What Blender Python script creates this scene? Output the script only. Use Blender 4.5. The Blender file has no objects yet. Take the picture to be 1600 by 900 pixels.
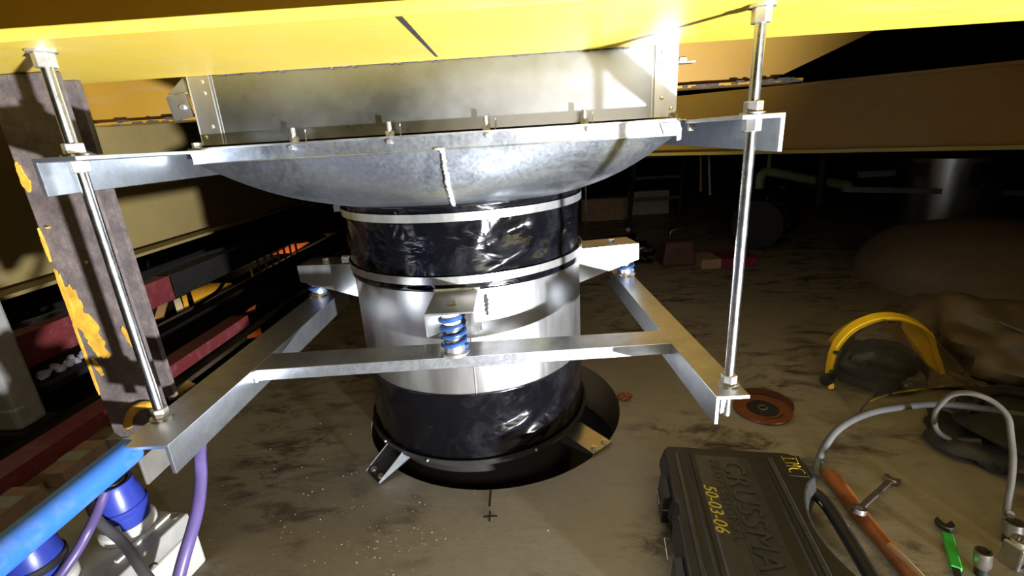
import bpy, bmesh, math, random
from mathutils import Vector, Matrix
random.seed(7)
S = bpy.context.scene
COL = S.collection
PI = math.pi

# ------------------------------------------------------------------ camera
cd = bpy.data.cameras.new('camera'); cam = bpy.data.objects.new('camera', cd); COL.objects.link(cam)
cd.sensor_width = 36.0; cd.lens = 740.0 / 1600.0 * 36.0; cd.clip_start = 0.02; cd.clip_end = 60
_r = Vector((0.99819, 0.01310, -0.05872)); _u = Vector((0.05187, 0.30687, 0.95034)); _f = Vector((-0.03047, 0.95166, -0.30563))
M = Matrix((( _r.x, _u.x, -_f.x, 0), (_r.y, _u.y, -_f.y, 0), (_r.z, _u.z, -_f.z, 0), (0, 0, 0, 1)))
M.translation = Vector((0.15418, -1.25865, 0.79425))
cam.matrix_world = M
S.camera = cam

# ------------------------------------------------------------------ world, lights, exposure
w = bpy.data.worlds.new('dark_hall'); S.world = w; w.use_nodes = True
w.node_tree.nodes['Background'].inputs[0].default_value = (1.0, 0.80, 0.58, 1)
w.node_tree.nodes['Background'].inputs[1].default_value = 0.004
S.view_settings.view_transform = 'Standard'
S.view_settings.look = 'None'
S.view_settings.exposure = 0.0
S.view_settings.gamma = 1.0
S.view_settings.use_curve_mapping = False

def aim(o, loc, target):
    o.location = loc
    o.rotation_euler = (Vector(target) - Vector(loc)).to_track_quat('-Z', 'Y').to_euler()

# LED work lamp standing on the floor, right of and behind the photographer
ld = bpy.data.lights.new('work_lamp_light', 'SPOT'); lo = bpy.data.objects.new('work_lamp_light', ld); COL.objects.link(lo)
ld.energy = 1300; ld.color = (0.93, 0.96, 1.0); ld.spot_size = math.radians(80); ld.spot_blend = 0.85; ld.shadow_soft_size = 0.035
aim(lo, (1.40, -2.10, 0.055), (0.25, -0.42, 1.12))
# warm diffuse fill, added behind the camera to brighten the floor
ad = bpy.data.lights.new('fill_light', 'AREA'); ao = bpy.data.objects.new('fill_light', ad); COL.objects.link(ao)
ad.energy = 2.5; ad.spread = math.radians(75); ad.color = (1.0, 0.86, 0.68); ad.shape = 'RECTANGLE'; ad.size = 1.0; ad.size_y = 0.5
aim(ao, (0.45, -2.2, 0.90), (0.25, -0.62, 0.0))
# lamps of the lower deck in the far left
for _p, _e in (((-2.5, 2.2, 0.25), 14), ((-1.8, 1.3, -0.05), 5), ((-2.5, 4.2, 0.3), 20)):
    pd = bpy.data.lights.new('deck_light', 'SPOT'); po = bpy.data.objects.new('deck_light', pd); COL.objects.link(po)
    pd.energy = _e; pd.color = (1.0, 0.78, 0.45); pd.spot_size = math.radians(120); pd.spot_blend = 0.6; pd.shadow_soft_size = 0.05
    aim(po, _p, (_p[0], _p[1], -1))

# ------------------------------------------------------------------ materials
MATS = {}
def nmat(name):
    m = bpy.data.materials.new(name); m.use_nodes = True
    MATS[name] = m
    nt = m.node_tree
    return m, nt, nt.nodes['Principled BSDF']
def ramp(nt, fac, stops):
    n = nt.nodes.new('ShaderNodeValToRGB'); e = n.color_ramp.elements
    while len(e) < len(stops): e.new(0.5)
    for i, (p, c) in enumerate(stops):
        e[i].position = p; e[i].color = (*c, 1) if len(c) == 3 else c
    nt.links.new(fac, n.inputs[0]); return n.outputs[0]
def noise(nt, scale, detail=6, rough=0.6, vec=None, dist=0.0):
    n = nt.nodes.new('ShaderNodeTexNoise'); n.inputs['Scale'].default_value = scale
    n.inputs['Detail'].default_value = detail; n.inputs['Roughness'].default_value = rough; n.inputs['Distortion'].default_value = dist
    if vec: nt.links.new(vec, n.inputs['Vector'])
    return n.outputs['Fac']
def coord(nt, scale=(1, 1, 1), rot=(0, 0, 0)):
    t = nt.nodes.new('ShaderNodeTexCoord'); g = nt.nodes.new('ShaderNodeMapping')
    g.inputs['Scale'].default_value = scale; g.inputs['Rotation'].default_value = rot
    nt.links.new(t.outputs['Object'], g.inputs[0]); return g.outputs[0]
def mixc(nt, fac, a, b):
    n = nt.nodes.new('ShaderNodeMix'); n.data_type = 'RGBA'
    if hasattr(fac, 'is_linked'): nt.links.new(fac, n.inputs[0])
    else: n.inputs[0].default_value = fac
    for k, v in ((6, a), (7, b)):
        if hasattr(v, 'is_linked'): nt.links.new(v, n.inputs[k])
        else: n.inputs[k].default_value = (*v, 1)
    return n.outputs[2]
def bump(nt, h, strength, dist, b):
    n = nt.nodes.new('ShaderNodeBump'); n.inputs['Strength'].default_value = strength; n.inputs['Distance'].default_value = dist
    nt.links.new(h, n.inputs['Height']); nt.links.new(n.outputs[0], b.inputs['Normal'])
def simple(name, col, rough=0.5, metal=0.0, var=0.25, scale=30, bmp=0.0):
    m, nt, b = nmat(name)
    v = coord(nt); f = noise(nt, scale, 5, 0.6, v)
    lo_ = tuple(c * (1 - var) for c in col); hi_ = tuple(min(1, c * (1 + var)) for c in col)
    nt.links.new(ramp(nt, f, [(0.3, lo_), (0.7, hi_)]), b.inputs['Base Color'])
    b.inputs['Roughness'].default_value = rough; b.inputs['Metallic'].default_value = metal
    if bmp: bump(nt, f, bmp, 0.01, b)
    return m
def paint_steel(name, col, worn, wornpos=0.66, rough=0.5):
    m, nt, b = nmat(name)
    v = coord(nt); f = noise(nt, 2.2, 5, 0.6, v); g = noise(nt, 9, 8, 0.7, v, 0.3); s = noise(nt, 6, 6, 0.65, coord(nt, (0.6, 4, 4)))
    c0 = ramp(nt, f, [(0.3, tuple(c * 0.88 for c in col)), (0.7, tuple(min(1, c * 1.06) for c in col))])
    c1 = mixc(nt, ramp(nt, s, [(0.52, (0, 0, 0)), (0.75, (0.45, 0.45, 0.45))]), c0, tuple(0.55 * c + 0.16 for c in col))
    c2 = mixc(nt, ramp(nt, g, [(wornpos, (0, 0, 0)), (wornpos + 0.05, (1, 1, 1))]), c1, worn)
    nt.links.new(c2, b.inputs['Base Color']); b.inputs['Roughness'].default_value = rough
    bump(nt, g, 0.12, 0.01, b)
    return m
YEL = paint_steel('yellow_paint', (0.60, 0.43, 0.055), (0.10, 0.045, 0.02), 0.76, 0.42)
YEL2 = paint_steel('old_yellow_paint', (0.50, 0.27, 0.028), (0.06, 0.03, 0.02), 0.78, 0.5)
TAN = paint_steel('lamplit_yellow_paint', (0.36, 0.27, 0.10), (0.06, 0.03, 0.02), 0.80, 0.55)  # yellow paint with the lamp's tan cast put into its colour
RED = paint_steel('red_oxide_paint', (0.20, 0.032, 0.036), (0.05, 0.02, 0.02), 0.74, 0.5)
BLUE = paint_steel('blue_paint', (0.025, 0.13, 0.48), (0.03, 0.08, 0.2), 0.80, 0.45)

def metal(name, col, rough, aniso_scale=(1, 1, 1), var=0.12, scale=18, metallic=0.75, bmp=0.03, spangle=0.0, bscale=14, bamt=0.35):
    m, nt, b = nmat(name)
    v = coord(nt, aniso_scale); f = noise(nt, scale, 7, 0.65, v)
    lo_ = tuple(c * (1 - var) for c in col); hi_ = tuple(min(1, c * (1 + var)) for c in col)
    c0 = ramp(nt, f, [(0.3, lo_), (0.7, hi_)])
    if spangle:
        vo = nt.nodes.new('ShaderNodeTexVoronoi'); vo.inputs['Scale'].default_value = 170; nt.links.new(coord(nt), vo.inputs['Vector'])
        sep = nt.nodes.new('ShaderNodeSeparateColor'); nt.links.new(vo.outputs['Color'], sep.inputs[0])
        c0 = mixc(nt, ramp(nt, sep.outputs[0], [(0.0, (0, 0, 0)), (1.0, (spangle,) * 3)]), c0, tuple(c * 0.5 for c in col))
        blot = noise(nt, bscale, 8, 0.7, coord(nt), 0.5)
        c0 = mixc(nt, ramp(nt, blot, [(0.5, (0, 0, 0)), (0.68, (bamt,) * 3)]), c0, (0.12, 0.13, 0.16))
        nt.links.new(ramp(nt, sep.outputs[1], [(0, (rough * 0.93,) * 3), (1, (rough * 1.07,) * 3)]), b.inputs['Roughness'])
    else:
        nt.links.new(ramp(nt, f, [(0.3, (rough * 0.8,) * 3), (0.7, (rough * 1.2,) * 3)]), b.inputs['Roughness'])
    nt.links.new(c0, b.inputs['Base Color']); b.inputs['Metallic'].default_value = metallic
    if bmp: bump(nt, f, bmp, 0.01, b)
    return m
STAIN = metal('stainless_steel', (0.58, 0.58, 0.58), 0.33, (1, 1, 0.12), 0.10, 22, 0.95, 0.010)
DUCTM = metal('duct_sheet_steel', (0.34, 0.36, 0.38), 0.30, (1, 1, 1), 0.16, 6, 0.97, 0.004)
GALV = metal('galvanised_steel', (0.58, 0.61, 0.65), 0.34, (1, 1, 1), 0.12, 25, 0.95, 0.01, 0.15, 10, 0.30)
HOODM = metal('galvanised_sheet', (0.46, 0.50, 0.56), 0.36, (1, 1, 1), 0.28, 5, 0.97, 0.03, 0.20, 5, 0.9)
BANDM = metal('band_steel', (0.62, 0.62, 0.60), 0.3, (1, 1, 0.3), 0.08, 25, 0.85, 0.0)
ZINC = metal('zinc_bolt', (0.60, 0.58, 0.55), 0.3, (1, 1, 1), 0.1, 40, 0.85, 0.0)
CHROME = metal('bright_rod', (0.60, 0.60, 0.58), 0.26, (1, 1, 1), 0.05, 40, 1.0, 0.0)
DARKSTEEL = metal('dark_steel', (0.035, 0.034, 0.032), 0.42, (1, 1, 1), 0.3, 14, 0.5, 0.03)
TOOLM = metal('chrome_tool', (0.45, 0.42, 0.38), 0.3, (1, 1, 1), 0.15, 30, 0.9, 0.0)

def black_pvc():
    m, nt, b = nmat('black_coated_fabric')
    f = noise(nt, 8, 3, 0.45, coord(nt, (1, 1, 1.4)), 1.0); d = noise(nt, 7, 6, 0.7, coord(nt), 0.6)
    nt.links.new(ramp(nt, d, [(0.5, (0.002, 0.002, 0.003)), (0.75, (0.013, 0.013, 0.017))]), b.inputs['Base Color'])
    nt.links.new(ramp(nt, d, [(0.4, (0.13,) * 3), (0.75, (0.30,) * 3)]), b.inputs['Roughness'])
    bump(nt, f, 0.40, 0.03, b); return m
PVC = black_pvc()
def rust():
    m, nt, b = nmat('rusty_steel')
    v = coord(nt); f = noise(nt, 26, 10, 0.75, v); g = noise(nt, 5, 5, 0.6, v)
    c0 = ramp(nt, f, [(0.3, (0.045, 0.035, 0.036)), (0.55, (0.11, 0.085, 0.08)), (0.75, (0.20, 0.15, 0.125))])
    c1 = mixc(nt, ramp(nt, g, [(0.55, (0, 0, 0)), (0.75, (0.6, 0.6, 0.6))]), c0, (0.10, 0.055, 0.035))
    nt.links.new(c1, b.inputs['Base Color']); b.inputs['Roughness'].default_value = 0.75
    bump(nt, f, 0.5, 0.012, b); return m
RUST = rust()
def floor_mat():
    m, nt, b = nmat('dirty_floor')
    v = coord(nt); va = coord(nt, (1.0, 2.2, 1), (0, 0, 0.5))
    big = noise(nt, 1.6, 4, 0.55, v); grime = noise(nt, 6.5, 10, 0.74, va, 0.5); region = noise(nt, 3.1, 3, 0.5, v, 0.2); fine = noise(nt, 60, 6, 0.7, v)
    base = ramp(nt, big, [(0.3, (0.23, 0.195, 0.135)), (0.7, (0.32, 0.275, 0.20))])
    base = mixc(nt, ramp(nt, fine, [(0.45, (0, 0, 0)), (0.75, (0.3, 0.3, 0.3))]), base, (0.15, 0.115, 0.075))
    mul = nt.nodes.new('ShaderNodeMath'); mul.operation = 'MULTIPLY'
    a1 = ramp(nt, grime, [(0.48, (0, 0, 0)), (0.60, (1, 1, 1))]); a2 = ramp(nt, region, [(0.40, (0.03,) * 3), (0.55, (0.95,) * 3)])
    nt.links.new(a1, mul.inputs[0]); nt.links.new(a2, mul.inputs[1])
    col = mixc(nt, mul.outputs[0], base, (0.045, 0.03, 0.02))
    nt.links.new(col, b.inputs['Base Color'])
    nt.links.new(ramp(nt, grime, [(0.3, (0.38,) * 3), (0.7, (0.7,) * 3)]), b.inputs['Roughness'])
    bump(nt, grime, 0.18, 0.008, b); return m
FLOORM = floor_mat()
BLK = simple('black_plastic', (0.016, 0.015, 0.014), 0.42, 0, 0.3, 40)
CASEM = simple('dark_grey_plastic', (0.022, 0.021, 0.020), 0.42, 0, 0.25, 90, 0.08)
CASEL = simple('raised_plastic', (0.048, 0.047, 0.045), 0.33, 0, 0.2, 60)
YPEN = simple('yellow_marker', (0.55, 0.42, 0.03), 0.6, 0, 0.15, 60)
BPEN = simple('black_marker', (0.01, 0.009, 0.008), 0.7, 0, 0.2, 60)
GPEN = simple('grey_scrape', (0.16, 0.13, 0.08), 0.6, 0, 0.4, 40)
WELD = metal('weld_bead', (0.6, 0.62, 0.65), 0.35, (1, 1, 1), 0.3, 60, 0.7, 0.4)
SPRB = simple('blue_spring', (0.02, 0.065, 0.20), 0.35, 0.2, 0.2, 60)
PLUGB = simple('blue_plug_plastic', (0.025, 0.042, 0.30), 0.35, 0, 0.15, 20)
WHITEP = simple('white_plastic', (0.66, 0.65, 0.60), 0.45, 0, 0.08, 12)
GREYP = simple('grey_plastic', (0.34, 0.33, 0.31), 0.5, 0, 0.15, 25)
GREYC = simple('grey_cable', (0.09, 0.088, 0.09), 0.5, 0, 0.15, 25)
LOOPC = simple('dull_grey_cable', (0.13, 0.12, 0.105), 0.5, 0, 0.2, 25)
PURPLE = simple('purple_hose', (0.105, 0.075, 0.21), 0.35, 0, 0.12, 25)
CARD = simple('cardboard', (0.34, 0.22, 0.14), 0.8, 0, 0.2, 25)
VISY = simple('yellow_visor', (0.78, 0.46, 0.012), 0.33, 0, 0.08, 20)
ORANGE = simple('orange_disc', (0.15, 0.04, 0.012), 0.6, 0, 0.2, 50)
DORANGE = simple('dark_orange_disc', (0.07, 0.015, 0.010), 0.65, 0, 0.3, 50)
WOODH = simple('varnished_wood', (0.27, 0.085, 0.022), 0.4, 0, 0.35, 14)
GREEN = simple('green_tape', (0.035, 0.36, 0.045), 0.5, 0, 0.2, 30)
BEIGE = simple('beige_cloth', (0.20, 0.15, 0.10), 0.65, 0, 0.2, 6)
SACKM = simple('dusty_sack', (0.13, 0.095, 0.06), 0.5, 0, 0.45, 9, 0.4)
BAGM = simple('black_bag', (0.020, 0.019, 0.018), 0.55, 0, 0.5, 20, 0.5)
PINK = simple('magenta_box', (0.17, 0.012, 0.05), 0.6, 0, 0.15, 12)
ORBOX = simple('orange_brown_case', (0.08, 0.032, 0.02), 0.55, 0, 0.3, 15)
ORMARK = simple('orange_mark', (0.75, 0.22, 0.04), 0.5, 0, 0.1, 20)
GREENP = simple('green_pipe_paint', (0.20, 0.26, 0.14), 0.5, 0, 0.25, 20)
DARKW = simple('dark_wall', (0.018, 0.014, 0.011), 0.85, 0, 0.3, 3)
BLACKD = simple('near_black_steel', (0.012, 0.010, 0.009), 0.7, 0, 0.3, 8)  # near black; also paints shade on a rail and in the floor hole
LUMP = simple('pale_fitting', (0.38, 0.34, 0.38), 0.6, 0, 0.2, 20)
DECKY = simple('deck_yellow', (0.80, 0.50, 0.05), 0.6, 0, 0.1, 5)
DECKR = simple('deck_orange_red', (0.60, 0.13, 0.04), 0.6, 0, 0.1, 5)
FLAKE = simple('yellow_paint_flake', (0.50, 0.27, 0.03), 0.5, 0, 0.3, 45, 0.2)
REDRAG = simple('rusty_scrap', (0.25, 0.07, 0.03), 0.8, 0, 0.4, 50)
GRIT = simple('grit', (0.30, 0.24, 0.16), 0.6, 0, 0.6, 300)
def clear_plastic():
    m, nt, b = nmat('clear_plastic')
    b.inputs['Base Color'].default_value = (0.90, 0.86, 0.78, 1); b.inputs['Roughness'].default_value = 0.05
    b.inputs['Transmission Weight'].default_value = 0.99; b.inputs['IOR'].default_value = 1.15
    f = noise(nt, 8, 4, 0.5, coord(nt)); bump(nt, f, 0.1, 0.01, b); return m
CLEAR = clear_plastic()

# ------------------------------------------------------------------ mesh helpers
OFF = {}
class MB:
    def __init__(s): s.v = []; s.f = []; s.sm = set()
    def add(s, vs, fs, smooth=False):
        o = len(s.v); s.v += [Vector(v) for v in vs]
        for f in fs:
            if smooth: s.sm.add(len(s.f))
            s.f.append(tuple(i + o for i in f))
        return s
    def box(s, a, b):
        x0, x1 = sorted((a[0], b[0])); y0, y1 = sorted((a[1], b[1])); z0, z1 = sorted((a[2], b[2]))
        return s.add([(x0, y0, z0), (x1, y0, z0), (x1, y1, z0), (x0, y1, z0), (x0, y0, z1), (x1, y0, z1), (x1, y1, z1), (x0, y1, z1)],
                     [(0, 3, 2, 1), (4, 5, 6, 7), (0, 1, 5, 4), (1, 2, 6, 5), (2, 3, 7, 6), (3, 0, 4, 7)])
    def hexa(s, p):  # 8 points, bottom ring then top ring
        return s.add(p, [(0, 3, 2, 1), (4, 5, 6, 7), (0, 1, 5, 4), (1, 2, 6, 5), (2, 3, 7, 6), (3, 0, 4, 7)])
    def obox(s, c, ax, ay, az):
        c, ax, ay, az = map(Vector, (c, ax, ay, az))
        return s.hexa([c - ax - ay - az, c + ax - ay - az, c + ax + ay - az, c - ax + ay - az, c - ax - ay + az, c + ax - ay + az, c + ax + ay + az, c - ax + ay + az])
    def frame(s, d):
        d = Vector(d).normalized(); a = Vector((0, 0, 1)) if abs(d.z) < 0.9 else Vector((1, 0, 0))
        x = d.cross(a).normalized(); return x, x.cross(d).normalized(), d
    def cyl(s, p0, p1, r, n=16, r1=None, cap=True, smooth=True):
        p0, p1 = Vector(p0), Vector(p1); x, y, d = s.frame(p1 - p0); r1 = r if r1 is None else r1
        vs = []
        for k in range(n):
            t = 2 * PI * k / n; u = x * math.cos(t) + y * math.sin(t); vs += [p0 + u * r, p1 + u * r1]
        s.add(vs, [(2 * k, 2 * ((k + 1) % n), 2 * ((k + 1) % n) + 1, 2 * k + 1) for k in range(n)], smooth)
        if cap:
            s.add([vs[2 * k] for k in range(n)], [tuple(range(n))]); s.add([vs[2 * k + 1] for k in range(n)], [tuple(range(n))])
        return s
    def hexnut(s, p0, p1, r): return s.cyl(p0, p1, r, 6, smooth=False)
    def prism(s, pts, d):
        d = Vector(d); n = len(pts); vs = [Vector(p) for p in pts] + [Vector(p) + d for p in pts]
        return s.add(vs, [tuple(range(n)), tuple(range(2 * n - 1, n - 1, -1))] + [(k, (k + 1) % n, (k + 1) % n + n, k + n) for k in range(n)])
    def lathe(s, prof, c=(0, 0, 0), n=64, a0=0, a1=2 * PI, closed_prof=False, smooth=True):
        full = abs(a1 - a0 - 2 * PI) < 1e-6; m = n if full else n + 1; vs = []
        for k in range(m):
            t = a0 + (a1 - a0) * k / n
            vs += [(c[0] + r * math.cos(t), c[1] + r * math.sin(t), c[2] + z) for r, z in prof]
        q = len(prof); fs = []
        for k in range(n):
            k2 = (k + 1) % m
            for j in range(q if closed_prof else q - 1):
                j2 = (j + 1) % q
                fs.append((k * q + j, k2 * q + j, k2 * q + j2, k * q + j2))
        return s.add(vs, fs, smooth)
    def tube(s, pts, r, n=10, sub=8, closed=False):
        P = [Vector(p) for p in pts]; Q = []
        if sub > 1:
            m = len(P)
            for i in range(m if closed else m - 1):
                a = P[i - 1] if (i > 0 or closed) else P[0] * 2 - P[1]; b = P[i]; c = P[(i + 1) % m]
                d = P[(i + 2) % m] if (i + 2 < m or closed) else P[-1] * 2 - P[-2]
                for k in range(sub):
                    t = k / sub
                    Q.append(0.5 * ((2 * b) + (c - a) * t + (2 * a - 5 * b + 4 * c - d) * t * t + (3 * b - a - 3 * c + d) * t ** 3))
            if not closed: Q.append(P[-1])
        else: Q = P
        vs = []; L = len(Q); x = None
        for i in range(L):
            d = (Q[(i + 1) % L] - Q[i - 1]) if (closed or 0 < i < L - 1) else (Q[1] - Q[0] if i == 0 else Q[-1] - Q[-2])
            d.normalize()
            if x is None: x, y, _ = s.frame(d)
            x = (x - d * x.dot(d)).normalized(); y = d.cross(x)
            rr = r(i / (L - 1)) if callable(r) else r
            vs += [Q[i] + (x * math.cos(2 * PI * k / n) + y * math.sin(2 * PI * k / n)) * rr for k in range(n)]
        fs = []
        for i in range(L if closed else L - 1):
            i2 = (i + 1) % L
            fs += [(i * n + k, i * n + (k + 1) % n, i2 * n + (k + 1) % n, i2 * n + k) for k in range(n)]
        s.add(vs, fs, True)
        if not closed:
            s.add(vs[:n], [tuple(range(n))]); s.add(vs[-n:], [tuple(range(n))])
        return s
    def blob(s, c, rad, seed=0, amp=0.0, fr=2.0, nu=28, nv=16, zmin=None, p=1.0):
        from mathutils import noise as mn
        vs = []; fs = []
        for j in range(nv + 1):
            ph = PI * j / nv
            for i in range(nu):
                t = 2 * PI * i / nu
                d = Vector((math.sin(ph) * math.cos(t), math.sin(ph) * math.sin(t), math.cos(ph)))
                k = 1 + amp * mn.noise(d * fr + Vector((seed, seed * 1.7, 0)))
                dd = Vector([math.copysign(abs(q) ** p, q) for q in d])
                q = Vector((c[0] + dd.x * rad[0] * k, c[1] + dd.y * rad[1] * k, c[2] + dd.z * rad[2] * k))
                if zmin is not None: q.z = max(q.z, zmin)
                vs.append(q)
        for j in range(nv):
            for i in range(nu):
                i2 = (i + 1) % nu; fs.append((j * nu + i, (j + 1) * nu + i, (j + 1) * nu + i2, j * nu + i2))
        return s.add(vs, fs, True)
    def build(s, name, mat, parent=None, bevel=0.0, merge=False, label=None, kind=None):
        off = OFF.get(parent.name, Vector((0, 0, 0))) if parent else None
        if off is None:   # top-level single mesh: origin at its base centre
            xs = [v.x for v in s.v]; ys = [v.y for v in s.v]; zs = [v.z for v in s.v]
            off = Vector(((min(xs) + max(xs)) / 2, (min(ys) + max(ys)) / 2, min(zs)))
        me = bpy.data.meshes.new(name); bm = bmesh.new()
        bv = [bm.verts.new(v - off) for v in s.v]; bm.verts.ensure_lookup_table()
        for i, f in enumerate(s.f):
            try:
                fc = bm.faces.new([bv[k] for k in f]); fc.smooth = i in s.sm
            except ValueError: pass
        bmesh.ops.remove_doubles(bm, verts=bm.verts, dist=1e-6)
        bmesh.ops.recalc_face_normals(bm, faces=bm.faces)
        bm.to_mesh(me); bm.free(); me.materials.append(mat)
        o = bpy.data.objects.new(name, me); COL.objects.link(o)
        if parent: o.parent = parent
        else: o.location = off
        OFF[o.name] = off.copy()
        if bevel:
            b = o.modifiers.new('bevel', 'BEVEL'); b.width = bevel; b.segments = 2; b.limit_method = 'ANGLE'; b.angle_limit = math.radians(40)
        if any(i in s.sm for i in range(len(s.f))):
            try: me.set_sharp_from_angle(angle=math.radians(35))
            except Exception: pass
        if label: o['label'] = label
        if kind: o['kind'] = kind
        return o
def tag(o, label, cat, group=None, kind=None):
    o['label'] = label; o['category'] = cat
    if group: o['group'] = group
    if kind: o['kind'] = kind
    return o
def thing(name, loc, label, cat, group=None):
    o = bpy.data.objects.new(name, None); COL.objects.link(o); o.location = loc; o.empty_display_size = 0.05
    OFF[o.name] = Vector(loc); return tag(o, label, cat, group)
def struct(o): o['kind'] = 'structure'; return o

# ================================================================== THE SETTING
HC = (0.040, 0.040); HR = 0.378         # hole in the floor
def build_floor():
    m = MB(); n = 96; hs = 0.54
    inner = [(HC[0] + HR * math.cos(2 * PI * k / n), HC[1] + HR * math.sin(2 * PI * k / n), 0) for k in range(n)]
    outer = []
    for k in range(n):
        c, s_ = math.cos(2 * PI * k / n), math.sin(2 * PI * k / n); q = hs / max(abs(c), abs(s_))
        outer.append((HC[0] + c * q, HC[1] + s_ * q, 0))
    m.add(inner + outer, [(k, (k + 1) % n, (k + 1) % n + n, k + n) for k in range(n)])
    low = [(x, y, -0.16) for x, y, z in inner]
    m.add(inner + low, [(k, (k + 1) % n, (k + 1) % n + n, k + n) for k in range(n)], True)
    x0, x1, y0, y1 = HC[0] - hs, HC[0] + hs, HC[1] - hs, HC[1] + hs
    def q(a, b, c, d): m.add([(a, c, 0), (b, c, 0), (b, d, 0), (a, d, 0)], [(0, 1, 2, 3)])
    q(x0, x1, -3.2, y0); q(x0, x1, y1, 4.6); q(x1, 4.2, -3.2, y0); q(x1, 4.2, y0, y1); q(x1, 4.2, y1, 4.6)
    q(-1.30, x0, -3.2, y0); q(-1.30, x0, y0, 0.10); q(-0.80, x0, 0.10, y1); q(-0.80, x0, y1, 4.6)
    for a, b in (((-1.30, -3.2), (-1.30, 0.10)), ((-1.30, 0.10), (-0.80, 0.10)), ((-0.80, 0.10), (-0.80, 4.6))):
        m.add([(*a, 0), (*b, 0), (*b, -0.16), (*a, -0.16)], [(0, 1, 2, 3)])
    f = struct(m.build('floor', FLOORM))
    MB().box((0.0425, -0.392, 0), (0.0475, -0.340, 0.0008)).build('marker_line', BPEN, f)
    MB().box((0.033, -0.4235, 0), (0.064, -0.4185, 0.0008)).box((0.0455, -0.436, 0), (0.0495, -0.406, 0.0009)).build('marker_cross', BPEN, f)
    return f
FL = build_floor()
def lower():
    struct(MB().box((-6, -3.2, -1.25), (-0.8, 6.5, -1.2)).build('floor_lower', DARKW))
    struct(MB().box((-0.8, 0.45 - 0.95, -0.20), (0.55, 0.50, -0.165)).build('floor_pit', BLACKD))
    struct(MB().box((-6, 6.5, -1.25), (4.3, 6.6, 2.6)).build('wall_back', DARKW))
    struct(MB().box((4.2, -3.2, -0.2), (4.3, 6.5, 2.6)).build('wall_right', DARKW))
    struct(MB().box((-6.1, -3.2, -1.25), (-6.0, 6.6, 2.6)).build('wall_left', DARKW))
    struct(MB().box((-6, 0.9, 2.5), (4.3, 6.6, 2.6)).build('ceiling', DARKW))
lower()

# ---- yellow steel beams
def beams():
    t = thing('steel_beam', (0.3, -0.47, 0.935), 'bright yellow steel I-beam across the top, carrying both threaded rods', 'beam')
    fl = MB().box((-2.4, -0.645, 0.935), (3.0, -0.300, 0.949)).build('bottom_flange', YEL, t, 0.002)
    MB().box((-2.4, -0.480, 0.949), (3.0, -0.465, 1.45)).build('web', YEL, t)
    MB().box((-2.4, -0.645, 1.45), (3.0, -0.300, 1.465)).build('top_flange', YEL, t)
    a = Vector((0.022, -0.634, 0.9342)); b = Vector((0.018, -0.345, 0.9342))
    m = MB()
    for k in range(10):
        p = a.lerp(b, k / 10); q = a.lerp(b, (k + 1) / 10); wd = 0.0035 * (1 - 0.05 * k)
        m.obox((p + q) / 2, (wd, 0, 0), (0, (q - p).length / 2 * 1.05, 0), (0, 0, 0.0006))
    m.build('marker_line', BPEN, fl, label='black marker stroke under the flange')
    # rust-ragged edge at the back of the flange
    rnd = random.Random(3); m = MB()
    for k in range(90):
        x = -0.40 + k * 0.0085 + rnd.uniform(-.003, .003)
        m.obox((x, -0.3005, 0.936 + rnd.uniform(-.001, .002)), (rnd.uniform(.002, .006), 0, 0), (0, rnd.uniform(.001, .003), 0), (0, 0, rnd.uniform(.001, .003)))
    m.build('rust_edge', RUST, fl, kind='stuff')
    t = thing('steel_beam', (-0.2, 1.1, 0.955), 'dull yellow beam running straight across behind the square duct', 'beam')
    MB().prism([(-1.915, 1.165, 0.967), (1.34, 1.165, 0.967), (2.16, 1.165, 1.30), (2.16, 1.165, 1.60), (-1.915, 1.165, 1.60)], (0, 0.015, 0)).build('web', YEL2, t)  # slanted end puts a diagonal shadow edge into the web's outline
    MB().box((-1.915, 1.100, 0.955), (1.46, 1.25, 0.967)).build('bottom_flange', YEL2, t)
    rnd = random.Random(5); m = MB()
    for k in range(46):
        x = rnd.choice([rnd.uniform(-1.93, -1.45), rnd.uniform(0.9, 1.42), rnd.uniform(1.2, 1.44)])
        m.obox((x, 1.0995, rnd.uniform(0.953, 0.969)), (rnd.uniform(.006, .03), 0, 0), (0, rnd.uniform(.001, .004), 0), (0, 0, rnd.uniform(.002, .006)))
    m.build('rust_scale', RUST, t, kind='stuff')
    # diagonal beam on the right
    a = Vector((0.70, 2.231, 0)); b = Vector((3.4, -0.27, 0)); d = (b - a).normalized(); n = Vector((-d.y, d.x, 0)) * -1  # n points to the camera side
    if n.y > 0: n = -n
    t = thing('steel_beam', (2.0, 1.02, 0.62), 'ochre diagonal beam on the right with thin lower edge coloured lit yellow', 'beam')
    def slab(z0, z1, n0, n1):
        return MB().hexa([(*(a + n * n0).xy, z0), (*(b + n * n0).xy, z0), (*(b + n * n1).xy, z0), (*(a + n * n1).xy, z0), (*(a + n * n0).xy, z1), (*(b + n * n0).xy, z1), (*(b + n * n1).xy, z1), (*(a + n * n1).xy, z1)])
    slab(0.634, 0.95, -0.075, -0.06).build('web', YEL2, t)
    slab(0.616, 0.634, -0.135, 0.0).build('bottom_flange', YEL, t)  # brighter than the web: lamplight on the edge put into its colour
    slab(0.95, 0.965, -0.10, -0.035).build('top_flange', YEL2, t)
    # long side beam on the left
    t = thing('steel_beam', (-1.92, 1.6, 0.31), 'deep yellow side beam, lamplit tan in its colour, behind the rusty column', 'beam')
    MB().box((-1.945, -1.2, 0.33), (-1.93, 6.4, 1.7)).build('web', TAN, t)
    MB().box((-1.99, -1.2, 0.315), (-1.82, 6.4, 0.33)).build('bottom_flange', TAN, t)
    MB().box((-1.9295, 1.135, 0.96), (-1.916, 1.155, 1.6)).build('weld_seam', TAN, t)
beams()

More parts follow.
